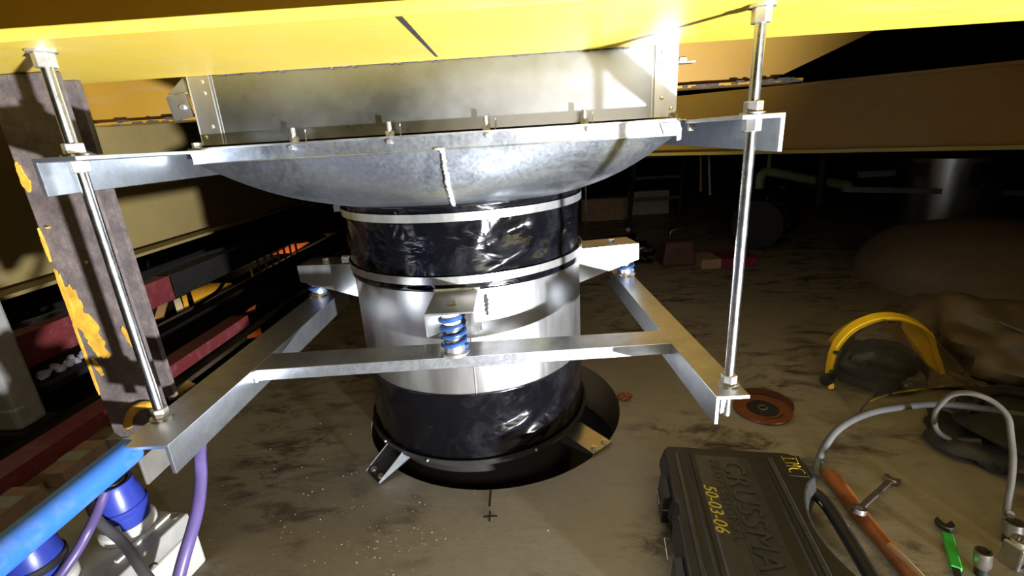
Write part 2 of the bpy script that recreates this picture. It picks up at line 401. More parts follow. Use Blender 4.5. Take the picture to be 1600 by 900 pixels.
# ---- rusty column stub welded under the beam
def column():
    from mathutils import noise as mn
    x0, x1, y0, zb, zt = -0.690, -0.572, -0.452, 0.262, 0.934
    t = thing('steel_column', ((x0 + x1) / 2, y0 + 0.05, zb), 'rusty dark steel stub column with flaking yellow paint beside the left rod', 'column')
    MB().prism([(x0, y0, zt), (x1, y0, zt), (x1, y0, zb + .045), (x1 - .02, y0, zb + .03), (x0 + .055, y0, zb + .012), (x0 + .04, y0, zb), (x0 + .012, y0, zb), (x0, y0, zb + .012)], (0, 0.012, 0)).build('front_flange', RUST, t, 0.002)
    MB().box((x0 + .02, y0 + 0.012, zb + .03), (x0 + 0.03, y0 + 0.10, zt)).build('web', RUST, t)
    MB().box((x0 - .03, y0 + 0.10, zb + .03), (x0 + .06, y0 + 0.112, zt)).build('rear_flange', RUST, t)
    def flake(cx, cz, w_, h_, n=40, seed=0, tilt=0.0):
        pts = []
        for k in range(n):
            th = 2 * PI * k / n; q = 0.92 + 0.45 * mn.noise(Vector((math.cos(th) * 2.2 + seed * 3.1, math.sin(th) * 2.2, seed)))
            dx, dz = w_ * q * math.cos(th), h_ * q * math.sin(th)
            pts.append((min(max(cx + dx + tilt * dz, x0 + 0.0008), x1 - 0.0008), y0 - 0.0002, cz + dz))
        MB().prism(pts, (0, -0.0008 - 0.00025 * seed, 0)).build('paint_flake', FLAKE, t)
    flake(-0.674, 0.548, 0.013, 0.040, seed=1); flake(-0.664, 0.500, 0.019, 0.040, seed=2, tilt=-.15); flake(-0.657, 0.462, 0.015, 0.028, seed=3, tilt=-.2)
    flake(-0.685, 0.560, 0.005, 0.055, seed=4); flake(-0.672, 0.420, 0.0055, 0.020, seed=5, tilt=-.2); flake(-0.594, 0.478, 0.0055, 0.022, seed=6, tilt=-.25)
    flake(-0.684, 0.780, 0.005, 0.022, seed=8); flake(-0.680, 0.766, 0.007, 0.015, seed=9); flake(-0.6875, 0.44, 0.002, 0.08, seed=10); flake(-0.624, 0.625, 0.002, 0.003, seed=12)
    flake(-0.687, 0.66, 0.002, 0.03, seed=13); flake(-0.670, 0.690, 0.003, 0.002, seed=14)
    lug = MB().tube([(-0.652, y0 - .004, 0.290), (-0.640, y0 - .006, 0.312), (-0.618, y0 - .006, 0.332), (-0.594, y0 - .006, 0.336), (-0.582, y0 - .006, 0.322)], 0.008, 10).build('torn_lip', FLAKE, t)
    return t
column()

# ================================================================== DUCT AND HOOD
def bolt_up(parent, x, y, z, h=0.026, r=0.0045, name='bolt'):
    b = MB().cyl((x, y, z - 0.001), (x, y, z + h), r, 12).build(name, ZINC, parent)
    MB().hexnut((x, y, z + 0.0005), (x, y, z + 0.010), r * 1.85).build('nut', ZINC, b)
    return b
def duct():
    t = thing('sheet_metal_duct', (0, 0, 0.81), 'grey square sheet-steel duct between the yellow beam and the hood', 'duct')
    X0, X1, Y0, Y1, Z0, Z1 = -0.462, 0.452, -0.296, 0.40, 0.811, 1.30
    MB().box((X0 + .01, Y0, Z0), (X1 - .01, Y0 + 0.003, Z1)).build('front_panel', DUCTM, t)
    MB().box((X0 + .01, Y1 - 0.003, Z0), (X1 - .01, Y1, Z1)).build('rear_panel', DUCTM, t)
    MB().box((X0 + .006, Y0 + .003, Z0), (X0 + 0.01, Y1 - .003, Z1)).build('side_panel', DUCTM, t)
    MB().box((X1 - 0.01, Y0 + .003, Z0), (X1 - .006, Y1 - .003, Z1)).build('side_panel', DUCTM, t)
    for s_, xo in ((1, X0), (-1, X1)):
        c = MB().box((xo, Y0 - 0.002, Z0), (xo + s_ * 0.040, Y0 + 0.0002, Z1)).box((xo - s_ * 0.003, Y0 - 0.002, Z0), (xo, Y0 + 0.05, Z1)).build('corner_angle', STAIN, t, 0.0006)
        for z in (0.826, 0.845, 0.905, 0.925, 0.99):
            MB().blob((xo + s_ * (0.026 if z > .84 else 0.008), Y0 - 0.002, z), (0.004, 0.002, 0.004), nu=10, nv=6).build('rivet', ZINC, c)
        MB().box((xo + s_ * 0.043, Y0 - 0.0012, Z0), (xo + s_ * 0.045, Y0 + 0.0002, Z1)).build('seam_strip', STAIN, t)
    # bent clip plate on the left side, screw on it
    p = MB().obox((-0.498, -0.285, 0.885), (0.020, 0, 0.003), (0, 0.0015, 0), (-0.003, 0, 0.022)).build('clip_plate', STAIN, t)
    MB().cyl((-0.492, -0.29, 0.884), (-0.492, -0.283, 0.884), 0.005, 10).build('screw', ZINC, p)
    MB().prism([(-0.518, -0.283, 0.908), (-0.476, -0.283, 0.908), (-0.476, -0.283, 0.94)], (0, 0.002, 0)).build('clip_gusset', STAIN, t)
    q = MB().obox((0.472, -0.28, 0.905), (0.016, 0, 0), (0, 0.012, 0), (0, 0, 0.0012)).build('clip_plate', STAIN, t)
    MB().cyl((0.458, -0.292, 0.910), (0.470, -0.292, 0.910), 0.0045, 10).build('screw', ZINC, q)
duct()

LZ = 0.806
def hood():
    t = thing('hopper_hood', (0, 0, 0.66), 'galvanised funnel hood from square flange to round outlet', 'hood')
    X0, X1, Y0, Y1 = -0.455, 0.443, -0.352, 0.44
    lip = MB()
    # flat rim (ring plate) and vertical skirt
    i0, i1, j0, j1 = X0 + .07, X1 - .07, Y0 + .07, Y1 - .07
    for z, fl in ((LZ, 0), (LZ - 0.003, 1)):
        lip.add([(X0, Y0, z), (X1, Y0, z), (X1, Y1, z), (X0, Y1, z), (i0, j0, z), (i1, j0, z), (i1, j1, z), (i0, j1, z)], [(0, 1, 5, 4), (1, 2, 6, 5), (2, 3, 7, 6), (3, 0, 4, 7)])
    rim = lip.build('rim', STAIN, t)
    MB().box((X0 - .002, Y0 - .005, LZ - .003), (X1 + .002, Y0 + .004, LZ + .0004)).build('rim_edge', STAIN, t)
    sk = MB()
    zb = 0.778
    ring = [(X0, Y0), (X1, Y0), (X1, Y1), (X0, Y1)]
    for k in range(4):
        a = ring[k]; b = ring[(k + 1) % 4]
        sk.add([(*a, LZ - .0005), (*b, LZ - .0005), (*b, zb), (*a, zb)], [(0, 1, 2, 3)])
    sk.build('skirt', HOODM, t)
    # ruled square-to-round funnel
    m = MB(); n = 160; lev = 14; rc = 0.291; z1 = 0.662
    top = []; bot = []
    for k in range(n):
        th = 2 * PI * (k + 0.5) / n; c, s_ = math.cos(th), math.sin(th)
        hx = X1 if c > 0 else -X0; hy = Y1 if s_ > 0 else -Y0
        q = min(hx / max(abs(c), 1e-6), hy / max(abs(s_), 1e-6)); top.append(Vector((c * q, s_ * q, zb))); bot.append(Vector((rc * c, rc * s_, z1)))
    vs = []
    for j in range(lev + 1):
        f = j / lev
        for k in range(n):
            p = top[k].lerp(bot[k], f); bul = 0.016 * math.sin(PI * f)
            rad = Vector((p.x, p.y, 0)).normalized(); p += rad * bul * 0.8 + Vector((0, 0, -bul * 0.8))
            vs.append(p)
    m.add(vs, [(j * n + k, j * n + (k + 1) % n, (j + 1) * n + (k + 1) % n, (j + 1) * n + k) for j in range(lev) for k in range(n)], True)
    m.build('funnel', HOODM, t)
    MB().lathe([(rc + .001, 0.664), (rc + .001, 0.630), (rc - .002, 0.630), (rc - .002, 0.664)], closed_prof=True).build('outlet_collar', HOODM, t)
    # fold line
    MB().cyl((X0, Y0 - 0.0005, zb), (X1, Y0 - 0.0005, zb), 0.0013, 8).build('fold', HOODM, t)
    # weld seam on the front
    rnd = random.Random(2); a = Vector((0.012, -0.357, 0.779)); b = Vector((0.017, -0.306, 0.668)); m = MB()
    for k in range(34):
        f = k / 33; p = a.lerp(b, f); bul = 0.016 * math.sin(PI * f); p += Vector((0, -bul * 0.8, -bul * 0.8))
        m.blob((p.x + rnd.uniform(-.0012, .0012), p.y + 0.004, p.z), (rnd.uniform(.0032, .0052), 0.0055, rnd.uniform(.0025, .004)), nu=10, nv=6)
    m.blob((a.x - .006, a.y + .003, a.z), (.010, .005, .003), nu=10, nv=6)
    m.build('weld_seam', WELD, t)
    for x in (-0.268, -0.086, 0.095, 0.277): 
        bolt_up(t, x, -0.328, LZ)
        MB().hexnut((x + 0.004, -0.3535, 0.797), (x + 0.004, -0.360, 0.797), 0.0045).build('rivet_head', ZINC, t)
        MB().cyl((x + 0.016, -0.315, LZ), (x + 0.0175, -0.315, LZ + 0.022), 0.0009, 6).build('wire_stub', ZINC, t)
    bolt_up(t, 0.435, -0.345, LZ, 0.012); bolt_up(t, -0.448, -0.34, LZ, 0.008)
    # folded corner tabs
    MB().prism([(X1 - .004, Y0 - .002, 0.803), (X1 + .006, Y0 - .001, 0.801), (X1 + .005, Y0 - .001, 0.770), (X1 - .002, Y0 - .002, 0.768)], (0, 0.004, 0)).build('corner_tab', GALV, t)
    MB().prism([(X1 - .034, Y0 - .003, 0.800), (X1 - .008, Y0 - .003, 0.800), (X1 - .008, Y0 - .003, 0.777), (X1 - .026, Y0 - .003, 0.780)], (0, 0.003, 0)).build('corner_tab', DUCTM, t)
    MB().prism([(X0 - .002, Y0 - .002, 0.803), (X0 + .030, Y0 - .002, 0.801), (X0 + .026, Y0 - .002, 0.779), (X0 + .004, Y0 - .002, 0.778)], (0, 0.003, 0)).build('corner_tab', GALV, t)
hood()

# ---- upper support angles (run front to back under the hood rim)
def angle_y(mb, xv, xh, y0, y1, z, leg, th):
    """angle iron along Y: vertical leg at xv (outer face), horizontal leg on top reaching to xh"""
    s_ = 1 if xh > xv else -1
    P = [(xv, z), (xh, z), (xh, z - th), (xv + s_ * th, z - th), (xv + s_ * th, z - leg), (xv, z - leg)]
    mb.prism([(x, y0, zz) for x, zz in P], (0, y1 - y0, 0)); return mb
def angle_bars():
    for xv, xh, y0, lab in ((-0.488, -0.428, -0.622, 'galvanised angle bar under the hood rim, reaching the left threaded rod'), (0.509, 0.452, -0.587, 'galvanised angle bar under the hood rim, reaching the right threaded rod')):
        t = thing('angle_bar', ((xv + xh) / 2, y0, LZ - 0.055), lab, 'angle bar', 'upper support angle bars')
        angle_y(MB(), xv, xh, y0, 0.52, LZ - 0.0035, 0.050, 0.006).build('bar', GALV, t, 0.0008)
        sx = 1 if xh > xv else -1
        MB().box((xh - sx * 0.002, -0.36, LZ - 0.0035), (xh + sx * 0.012, -0.33, LZ - 0.0015)).build('packing_plate', ZINC, t)
        if sx < 0:
            MB().hexnut((xh + 0.004, -0.366, LZ - 0.016), (xh + 0.014, -0.366, LZ - 0.016), 0.007).build('bolt_head', ZINC, t)
angle_bars()

# ---- threaded rods
def rod(x, y, lab):
    t = thing('threaded_rod', (x, y, 0.34), lab, 'threaded rod', 'threaded hanger rods')
    r, p = 0.0076, 0.0026; prof = [(0.0001, 0.335)]; z = 0.335
    while z < 0.95:
        prof += [(r, z), (r - 0.00035, z + p / 2)]; z += p
    prof += [(r, 0.955), (0.0001, 0.955)]
    s_ = MB().lathe([(a, b) for a, b in prof], (x, y, 0), 20)
    s_.build('shaft', CHROME, t)
    def nut(z0, z1, rr=0.0128): MB().hexnut((x, y, z0), (x, y, z1), rr).build('nut', ZINC, t, 0.0012)
    def washer(z0, z1, rr=0.0165): MB().cyl((x, y, z0), (x, y, z1), rr, 28).build('washer', ZINC, t)
    nut(0.913, 0.931); washer(0.931, 0.935, 0.0165)
    nut(LZ - 0.0005, LZ + 0.0135); washer(LZ - 0.0034, LZ - 0.0006)
    nut(LZ - 0.0255, LZ - 0.0095)
    nut(0.3925, 0.408); washer(0.390, 0.3925); nut(0.368, 0.3835)
rod(-0.452, -0.594, 'bright threaded rod hanging on the left beside the rusty column')
rod(0.4735, -0.569, 'bright threaded rod hanging on the right in front of the dark hall')

# ================================================================== LOWER FRAME
FZ = 0.39
def frame():
    t = thing('support_stand', (0, -0.3, FZ - 0.05), 'galvanised angle-iron stand around the drum, carrying the blue springs', 'stand')
    angle_y(MB(), -0.386, -0.466, -0.672, 0.10, FZ, 0.050, 0.006).build('arm', GALV, t, 0.0008)
    m = MB()
    P = lambda y, s_: [(0.440 + s_, y, FZ), (0.492 + s_, y, FZ), (0.492 + s_, y, FZ - .006), (0.446 + s_, y, FZ - .006), (0.446 + s_, y, FZ - .05), (0.440 + s_, y, FZ - .05)]
    a = P(-0.606, 0.0); b = P(0.135, -0.030); n = 6
    m.add(a + b, [tuple(range(n)), tuple(range(2 * n - 1, n - 1, -1))] + [(k, (k + 1) % n, (k + 1) % n + n, k + n) for k in range(n)])
    m.build('arm', GALV, t, 0.0008)
    # cross member: rectangular bar in front of the drum, slightly out of square
    c = MB().hexa([(-0.386, -0.437, FZ - .024), (0.434, -0.404, FZ - .024), (0.431, -0.340, FZ - .024), (-0.386, -0.362, FZ - .024),
               (-0.386, -0.437, FZ - .0004), (0.434, -0.404, FZ - .0004), (0.431, -0.340, FZ - .0004), (-0.386, -0.362, FZ - .0004)]).build('cross_member', GALV, t, 0.001)
    rnd = random.Random(4); m = MB()
    for k in range(9): m.blob((-0.384 + rnd.uniform(-.001, .003), -0.4385, FZ - 0.003 - 0.0026 * k), (.004, .004, .0025), nu=8, nv=5)
    m.build('weld_bead', WELD, t)
    MB().prism([(0.448, -0.6065, FZ - .006), (0.454, -0.6065, FZ - .006), (0.453, -0.6065, FZ - .028), (0.448, -0.6065, FZ - .03)], (0, 0.03, 0)).build('gusset', GALV, t)
frame()

# ================================================================== DRUM AND SLEEVES
R0 = 0.300; ZB = 0.224
def bracket(t, ang, dist=0.30, length=0.15, half=0.046, lab=None):
    ca, sa = math.cos(ang), math.sin(ang); rx = Vector((ca, sa, 0)); ty = Vector((-sa, ca, 0)); zt = 0.490
    o = Vector((0, 0, 0))
    def P(r, t_, z): return tuple(rx * r + ty * t_ + Vector((0, 0, z)))
    r0 = dist - 0.006; r1 = dist + length; th = 0.004
    b = MB().hexa([P(r0, -half, zt - th), P(r1, -half, zt - th), P(r1, half, zt - th), P(r0, half, zt - th), P(r0, -half, zt), P(r1, -half, zt), P(r1, half, zt), P(r0, half, zt)]).build('bracket', STAIN, t, 0.0012)
    for s_ in (-1, 1):
        w0 = half * s_; w1 = (half - th) * s_
        MB().prism([P(r0, w0, zt - th), P(r1, w0, zt - th), P(r1, w0, zt - 0.046), P(r0, w0, zt - 0.098)], ty * (-s_ * th)).build('side_flange', STAIN, b)
    rb = (r0 + r1) / 2 + 0.025
    MB().hexnut(P(rb, 0, zt + .001), P(rb, 0, zt + 0.009), 0.0095).build('bolt_head', ZINC, b)
    m = MB(); rnd = random.Random(int(ang * 10))
    for k in range(26): m.blob(P(dist + .003, -half + 2 * half * k / 25, zt + 0.001), (.004, .004, .003), nu=8, nv=5)
    m.build('weld_bead', WELD, b)
    return b
def drum():
    t = thing('steel_drum', (0, 0, ZB), 'brushed stainless drum section hung between two black sleeves', 'drum')
    MB().lathe([(R0, ZB), (R0, 0.5), (R0 - .003, 0.5), (R0 - .003, ZB)], n=128, closed_prof=True).build('shell', STAIN, t)
    bracket(t, -PI / 2 + 0.02, length=0.143); bracket(t, math.radians(10), length=0.172); bracket(t, math.radians(176), length=0.168)
    MB().box((0.0265, -0.3015, ZB + .002), (0.028, -0.2985, 0.44)).build('seam', BANDM, t)
    m = MB(); rnd = random.Random(9)     # sealant run beside the front bracket
    for k in range(14): m.blob((0.066 + rnd.uniform(-.002, .003), -0.294, 0.470 - 0.0032 * k), (.004 - .0001 * k, .0035, .004), nu=8, nv=5)
    m.build('sealant_run', BPEN, t)
drum()
def sleeve():
    from mathutils import noise as mn
    def wr(z0, z1, rad, amp, seed, name, lab, pinch=()):
        n = 200; L = 40; vs = []
        for j in range(L + 1):
            z = z0 + (z1 - z0) * j / L; e = math.sin(PI * j / L) ** 0.6
            for k in range(n):
                th = 2 * PI * k / n
                p = Vector((math.cos(th) * 2.2 + seed, math.sin(th) * 2.2, z * 7))
                d = mn.noise(p) * 0.6 + 0.5 * (abs(mn.noise(p * 2.1 + Vector((0, 0, th * 0.6)))) ** 0.8 - 0.3)
                cr = 0
                for (t0, zc, wt, wz, a) in pinch:
                    dt = (th - t0 + PI) % (2 * PI) - PI
                    cr += a * math.exp(-(dt / wt) ** 2) * math.exp(-((z - zc - 0.1 * dt) / wz) ** 2)
                r = rad + e * (amp * d + cr) - 0.004 * e
                vs.append((r * math.cos(th), r * math.sin(th), z))
        m = MB().add(vs, [(j * n + k, j * n + (k + 1) % n, (j + 1) * n + (k + 1) % n, (j + 1) * n + k) for j in range(L) for k in range(n)], True)
        o = m.build(name, PVC); so = o.modifiers.new('thick', 'SOLIDIFY'); so.thickness = 0.0025; so.offset = -1
        tag(o, lab, 'sleeve')
    T = -PI / 2 + 0.42
    wr(0.487, 0.668, 0.3045, 0.010, 1.3, 'flexible_sleeve', 'wrinkled glossy black flexible sleeve between the hood and the drum',
       [(T, 0.60, 0.16, 0.018, -0.012), (T + 0.12, 0.565, 0.10, 0.02, 0.008), (T - 0.1, 0.535, 0.20, 0.012, 0.008), (T + 0.25, 0.55, 0.15, 0.015, -0.008), (T + 0.5, 0.59, 0.12, 0.03, 0.006)])
    wr(0.062, 0.236, 0.3045, 0.009, 5.1, 'flexible_sleeve', 'matt black flexible sleeve below the drum, dropping into the floor hole',
       [(T - 0.1, 0.13, 0.25, 0.012, 0.010), (T + 0.3, 0.15, 0.25, 0.02, -0.007), (T + 0.15, 0.10, 0.3, 0.012, 0.007)])
sleeve()
def clamp(z, rad, ang, lab):
    t = thing('clamp_band', (0, 0, z), lab, 'clamp band', 'steel clamp bands on the upper sleeve')
    MB().lathe([(rad, z), (rad, z + 0.017), (rad + .0016, z + 0.017), (rad + .0016, z)], n=128, closed_prof=True).build('band', BANDM, t)
    ca, sa = math.cos(ang), math.sin(ang); rx = Vector((ca, sa, 0)); ty = Vector((-sa, ca, 0))
    for s_ in (-1, 1):
        e = MB().obox(rx * (rad + .012) + ty * (0.006 * s_) + Vector((0, 0, z + .0085)), rx * 0.012, ty * 0.0012, (0, 0, 0.0085)).build('ear', BANDM, t)
    p = rx * (rad + .014) + Vector((0, 0, z + .0085))
    MB().cyl(p - ty * 0.014, p + ty * 0.014, 0.003, 10).hexnut(p - ty * 0.015, p - ty * 0.009, 0.0055).build('screw', ZINC, t)
clamp(0.636, 0.3065, math.radians(188), 'upper steel clamp band, just under the hood outlet')
clamp(0.503, 0.3065, math.radians(190), 'lower steel clamp band, at the top of the drum')

def floor_ring():
    t = thing('mounting_ring', (0, 0, -0.06), 'dark steel mounting ring inside the floor hole', 'ring')
    MB().lathe([(0.309, 0.050), (0.309, 0.064), (0.3135, 0.064), (0.3135, 0.050)], n=96, closed_prof=True).build('clamp_hoop', DARKSTEEL, t)
    MB().lathe([(0.262, -0.15), (0.262, 0.056), (0.3085, 0.056), (0.3085, 0.046), (0.272, 0.044), (0.268, -0.15)], n=96, closed_prof=True).build('collar', BLACKD, t)  # near black, so the shade below the hoop is in its colour
    for a in (222, 250, 300): 
        a = math.radians(a); MB().blob((0.3145 * math.cos(a), 0.3145 * math.sin(a), 0.057), (.004, .004, .004), nu=10, nv=6).build('screw', ZINC, t)
floor_ring()
def clip(p0, p1, half, up, lab, mat):
    p0, p1 = Vector(p0), Vector(p1); d = (p1 - p0); l = d.length; d.normalize(); s_ = d.cross(Vector((0, 0, 1))).normalized(); n = s_.cross(d)
    t = thing('hold_down_clip', p1, lab, 'clip', 'hold-down clips over the floor hole')
    c = (p0 + p1) / 2
    MB().obox(c, d * (l / 2), s_ * half, n * 0.0018).build('base_plate', mat, t, 0.0006)
    for q in (-1, 1):
        e = s_ * (half * q)
        a0 = p0 + e; a1 = p1 + e
        MB().prism([a0, a1, a1 + n * (0.006 * up), a0 + n * (0.034 * up)], s_ * (-q * 0.002)).build('side_flange', GALV, t)
    if up > 0: MB().prism([p0 - s_ * half, p0 + s_ * half, p0 + s_ * half + n * 0.03, p0 - s_ * half + n * 0.03], d * -0.002).build('end_flange', mat, t)
    for q in (-1, 1):
        b = p1 - d * 0.014 + s_ * (half * 0.55 * q)
        MB().cyl(b, b + n * 0.004, 0.008, 16).hexnut(b + n * 0.004, b + n * 0.009, 0.0065).build('bolt', ZINC, t)
clip((-0.188, -0.222, 0.030), (-0.252, -0.284, 0.004), 0.034, 1, 'U-shaped galvanised clip at the left front of the floor hole', DARKSTEEL)
clip((0.257, -0.128, 0.018), (0.330, -0.216, 0.012), 0.036, -1, 'flat galvanised clip with rusty bolts at the right front of the floor hole', TOOLM)

# ---- spring mounts
def spring(x, y, z0, z1, lab, r=0.0225):
    t = thing('spring_mount', (x, y, z0), lab, 'spring', 'blue coil spring mounts under the drum brackets')
    turns = 4.2; n = 90
    pts = [(x + r * math.cos(2 * PI * turns * k / n), y + r * math.sin(2 * PI * turns * k / n), z0 + 0.011 + (z1 - z0 - 0.022) * k / n) for k in range(n + 1)]
    MB().tube(pts, 0.0048, 10, 1).build('coil', SPRB, t)
    MB().lathe([(0, 0), (0.029, 0), (0.029, 0.005), (0.0205, 0.006), (0.0195, 0.030), (0, 0.030)], (x, y, z0), 32).build('lower_cup', ZINC, t)
    MB().lathe([(0, 0), (0.026, 0), (0.026, -0.004), (0.0205, -0.006), (0.0195, -0.030), (0, -0.030)], (x, y, z1), 32).build('upper_cup', WHITEP, t)
    MB().lathe([(0, 0.028), (0.0165, 0.028), (0.0165, z1 - z0 - 0.028), (0, z1 - z0 - 0.028)], (x, y, z0), 24).build('rubber_core', TOOLM, t)
spring(0.006, -0.400, FZ, 0.4855, 'blue coil spring in front of the drum on the cross member')
spring(0.444, 0.078, FZ, 0.4855, 'blue coil spring right of the drum on the right stand arm')
spring(-0.444, 0.033, FZ, 0.4855, 'blue coil spring left of the drum on the left stand arm')

# ================================================================== RIGHT FOREGROUND: CASE AND TOOLS
def text_mesh(body, size, mat, parent, name, origin, ax, ay, depth, shear=0.0, spacing=1.0, label=None, thicken=0.0):
    cu = bpy.data.curves.new(name, 'FONT'); cu.body = body; cu.size = size; cu.extrude = depth / 2; cu.shear = shear; cu.space_character = spacing
    cu.offset = thicken
    to = bpy.data.objects.new(name, cu); COL.objects.link(to)
    dg = bpy.context.evaluated_depsgraph_get(); me = bpy.data.meshes.new_from_object(to.evaluated_get(dg))
    bpy.data.objects.remove(to)
    o = bpy.data.objects.new(name, me); COL.objects.link(o); me.materials.clear(); me.materials.append(mat)
    ax, ay = Vector(ax).normalized(), Vector(ay).normalized(); az = ax.cross(ay)
    off = OFF[parent.name]
    for v in me.vertices:
        p = Vector(origin) + ax * v.co.x + ay * v.co.y + az * v.co.z
        v.co = p - off
    o.parent = parent; OFF[o.name] = off.copy()
    if label: o['label'] = label
    return o

def tool_case():
    o0 = Vector((0.444, -0.314, 0)); ex = Vector((0.986, -0.166, 0)).normalized(); ey = Vector((-0.166, -0.986, 0)).normalized()   # ex right, ey towards the viewer
    def P(a, b, z): return o0 + ex * a + ey * b + Vector((0, 0, z))
    t = thing('tool_case', P(0.155, 0.22, 0), 'black plastic power-tool case lying on the floor, lettered in yellow', 'tool case')
    H = 0.10; W = 0.308; L = 0.44
    def outline(g=0.0, handle=True):
        pts = [(0.010 + g, 0.0 + g), (W - 0.030 - g, 0.0 + g), (W - 0.008 - g, 0.012 + g), (W - g, 0.04 + g), (W - g, 0.075)]
        # concave bite under the handle
        for k in range(13):
            f = k / 12; pts.append((W - g - 0.052 * math.sin(PI * f) ** 0.7, 0.085 + 0.27 * f))
        pts += [(W - g, 0.365), (W - g, L - 0.03 - g), (W - 0.03 - g, L - g), (0.02 + g, L - g), (0.0 + g, L - 0.02 - g), (0.0 + g, 0.22), (0.006 + g, 0.215), (0.006 + g, 0.185), (0.0 + g, 0.18), (0.0 + g, 0.012 + g)]
        return pts
    def slab(g0, z0, g1, z1):
        a = [P(x, y, z0) for x, y in outline(g0)]; b = [P(x, y, z1) for x, y in outline(g1)]; n = len(a)
        return MB().add(a + b, [tuple(range(n)), tuple(range(2 * n - 1, n - 1, -1))] + [(k, (k + 1) % n, (k + 1) % n + n, k + n) for k in range(n)])
    slab(0.008, 0.0, 0.0, 0.048).build('bottom_shell', BLK, t, 0.003)
    lid = slab(0.0, 0.051, 0.010, H - 0.006).build('lid', CASEM, t, 0.005)
    # raised ribs
    for x0, x1, y0, wd in ((0.033, 0.038, 0.035, 0.0045), (0.226, 0.231, 0.030, 0.0045)):
        MB().obox((P(x0, y0 + 0.20, H - 0.006)), ex * wd, ey * 0.195, (0, 0, 0.005)).build('rib', CASEL, lid, 0.002)
    for x0, x1 in ((0.052, 0.062), (0.205, 0.213)):
        MB().hexa([P(x0, 0.03, H - .006), P(x1, 0.03, H - .006), P(x1, 0.43, H - .006), P(x0, 0.43, H - .006), P(x0 + .003, 0.035, H - .003), P(x1 - .003, 0.035, H - .003), P(x1 - .003, 0.425, H - .003), P(x0 + .003, 0.425, H - .003)]).build('rib', CASEM, lid)
    # recessed name panel (plate a little lower than the ribs, with a frame line)
    MB().hexa([P(0.070, 0.036, H - .0065), P(0.186, 0.036, H - .0065), P(0.186, 0.432, H - .0065), P(0.070, 0.432, H - .0065), P(0.073, 0.040, H - .0035), P(0.160, 0.040, H - .0035), P(0.160, 0.430, H - .0035), P(0.073, 0.430, H - .0035)]).build('name_panel', CASEL, lid, 0.0008)
    MB().obox(P(0.118, 0.24, H - .003), ex * 0.0012, ey * 0.185, (0, 0, 0.0016)).build('rule', CASEL, lid)
    text_mesh('CRUSSMANN', 0.060, CASEL, lid, 'lettering', P(0.123, 0.055, H - .0030), ey, ex, 0.006, 0.12, 1.08)
    text_mesh('PROFESSIONAL', 0.025, CASEL, lid, 'lettering', P(0.098, 0.056, H - .0032), ey, ex, 0.003, 0.0, 1.35)
    text_mesh('50-03-06', 0.033, YPEN, lid, 'handwriting', P(0.072, 0.134, H - .0034), ey, ex, 0.0006, 0.25, 1.02, 'yellow handwritten number')
    # corner plate with handwritten letters
    MB().hexa([P(0.247, 0.018, H - .0065), P(0.292, 0.018, H - .0065), P(0.288, 0.088, H - .0065), P(0.247, 0.088, H - .0065), P(0.249, 0.02, H - .0048), P(0.290, 0.02, H - .0048), P(0.286, 0.086, H - .0048), P(0.249, 0.086, H - .0048)]).build('corner_plate', CASEM, lid)
    def strokes(segs):
        m = MB()
        for (a, b) in segs:
            m.cyl(P(a[0], a[1], H - .0046), P(b[0], b[1], H - .0046), 0.0008, 6)
        m.build('handwriting', YPEN, lid, label='yellow handwritten letters')
    strokes([((0.254, 0.024), (0.254, 0.040)), ((0.282, 0.024), (0.281, 0.040)), ((0.254, 0.031), (0.281, 0.031)),
             ((0.254, 0.046), (0.281, 0.046)), ((0.281, 0.046), (0.268, 0.051)), ((0.268, 0.051), (0.281, 0.056)), ((0.281, 0.056), (0.253, 0.056)),
             ((0.254, 0.076), (0.254, 0.068)), ((0.254, 0.068), (0.262, 0.063)), ((0.262, 0.063), (0.274, 0.063)), ((0.274, 0.063), (0.281, 0.067)), ((0.281, 0.067), (0.282, 0.076))])
    # handle bridging the bite
    MB().tube([P(W - 0.012, 0.075, 0.052), P(W + 0.004, 0.10, 0.05), P(W + 0.010, 0.15, 0.048), P(W + 0.010, 0.29, 0.048), P(W + 0.004, 0.34, 0.05), P(W - 0.012, 0.365, 0.052)], 0.013, 12).build('handle', BLK, t)
    for y in (0.09, 0.30):
        l_ = MB().hexa([P(-0.012, y, 0.018), P(0.004, y, 0.018), P(0.004, y + 0.075, 0.018), P(-0.012, y + 0.075, 0.018), P(-0.008, y + .004, 0.078), P(0.006, y + .004, 0.084), P(0.006, y + 0.071, 0.084), P(-0.008, y + 0.071, 0.078)]).build('latch', BLK, t, 0.002)
    for y in (0.10, 0.235):
        MB().cyl(P(-0.0135, y, 0.05), P(-0.0135, y + 0.05, 0.05), 0.0014, 8).build('hinge_pin', CHROME, t)
    MB().cyl(P(W - 0.008, 0.11, 0.055), P(W + 0.022, 0.165, 0.03), 0.0012, 6).build('wire_latch', ZINC, t)
tool_case()

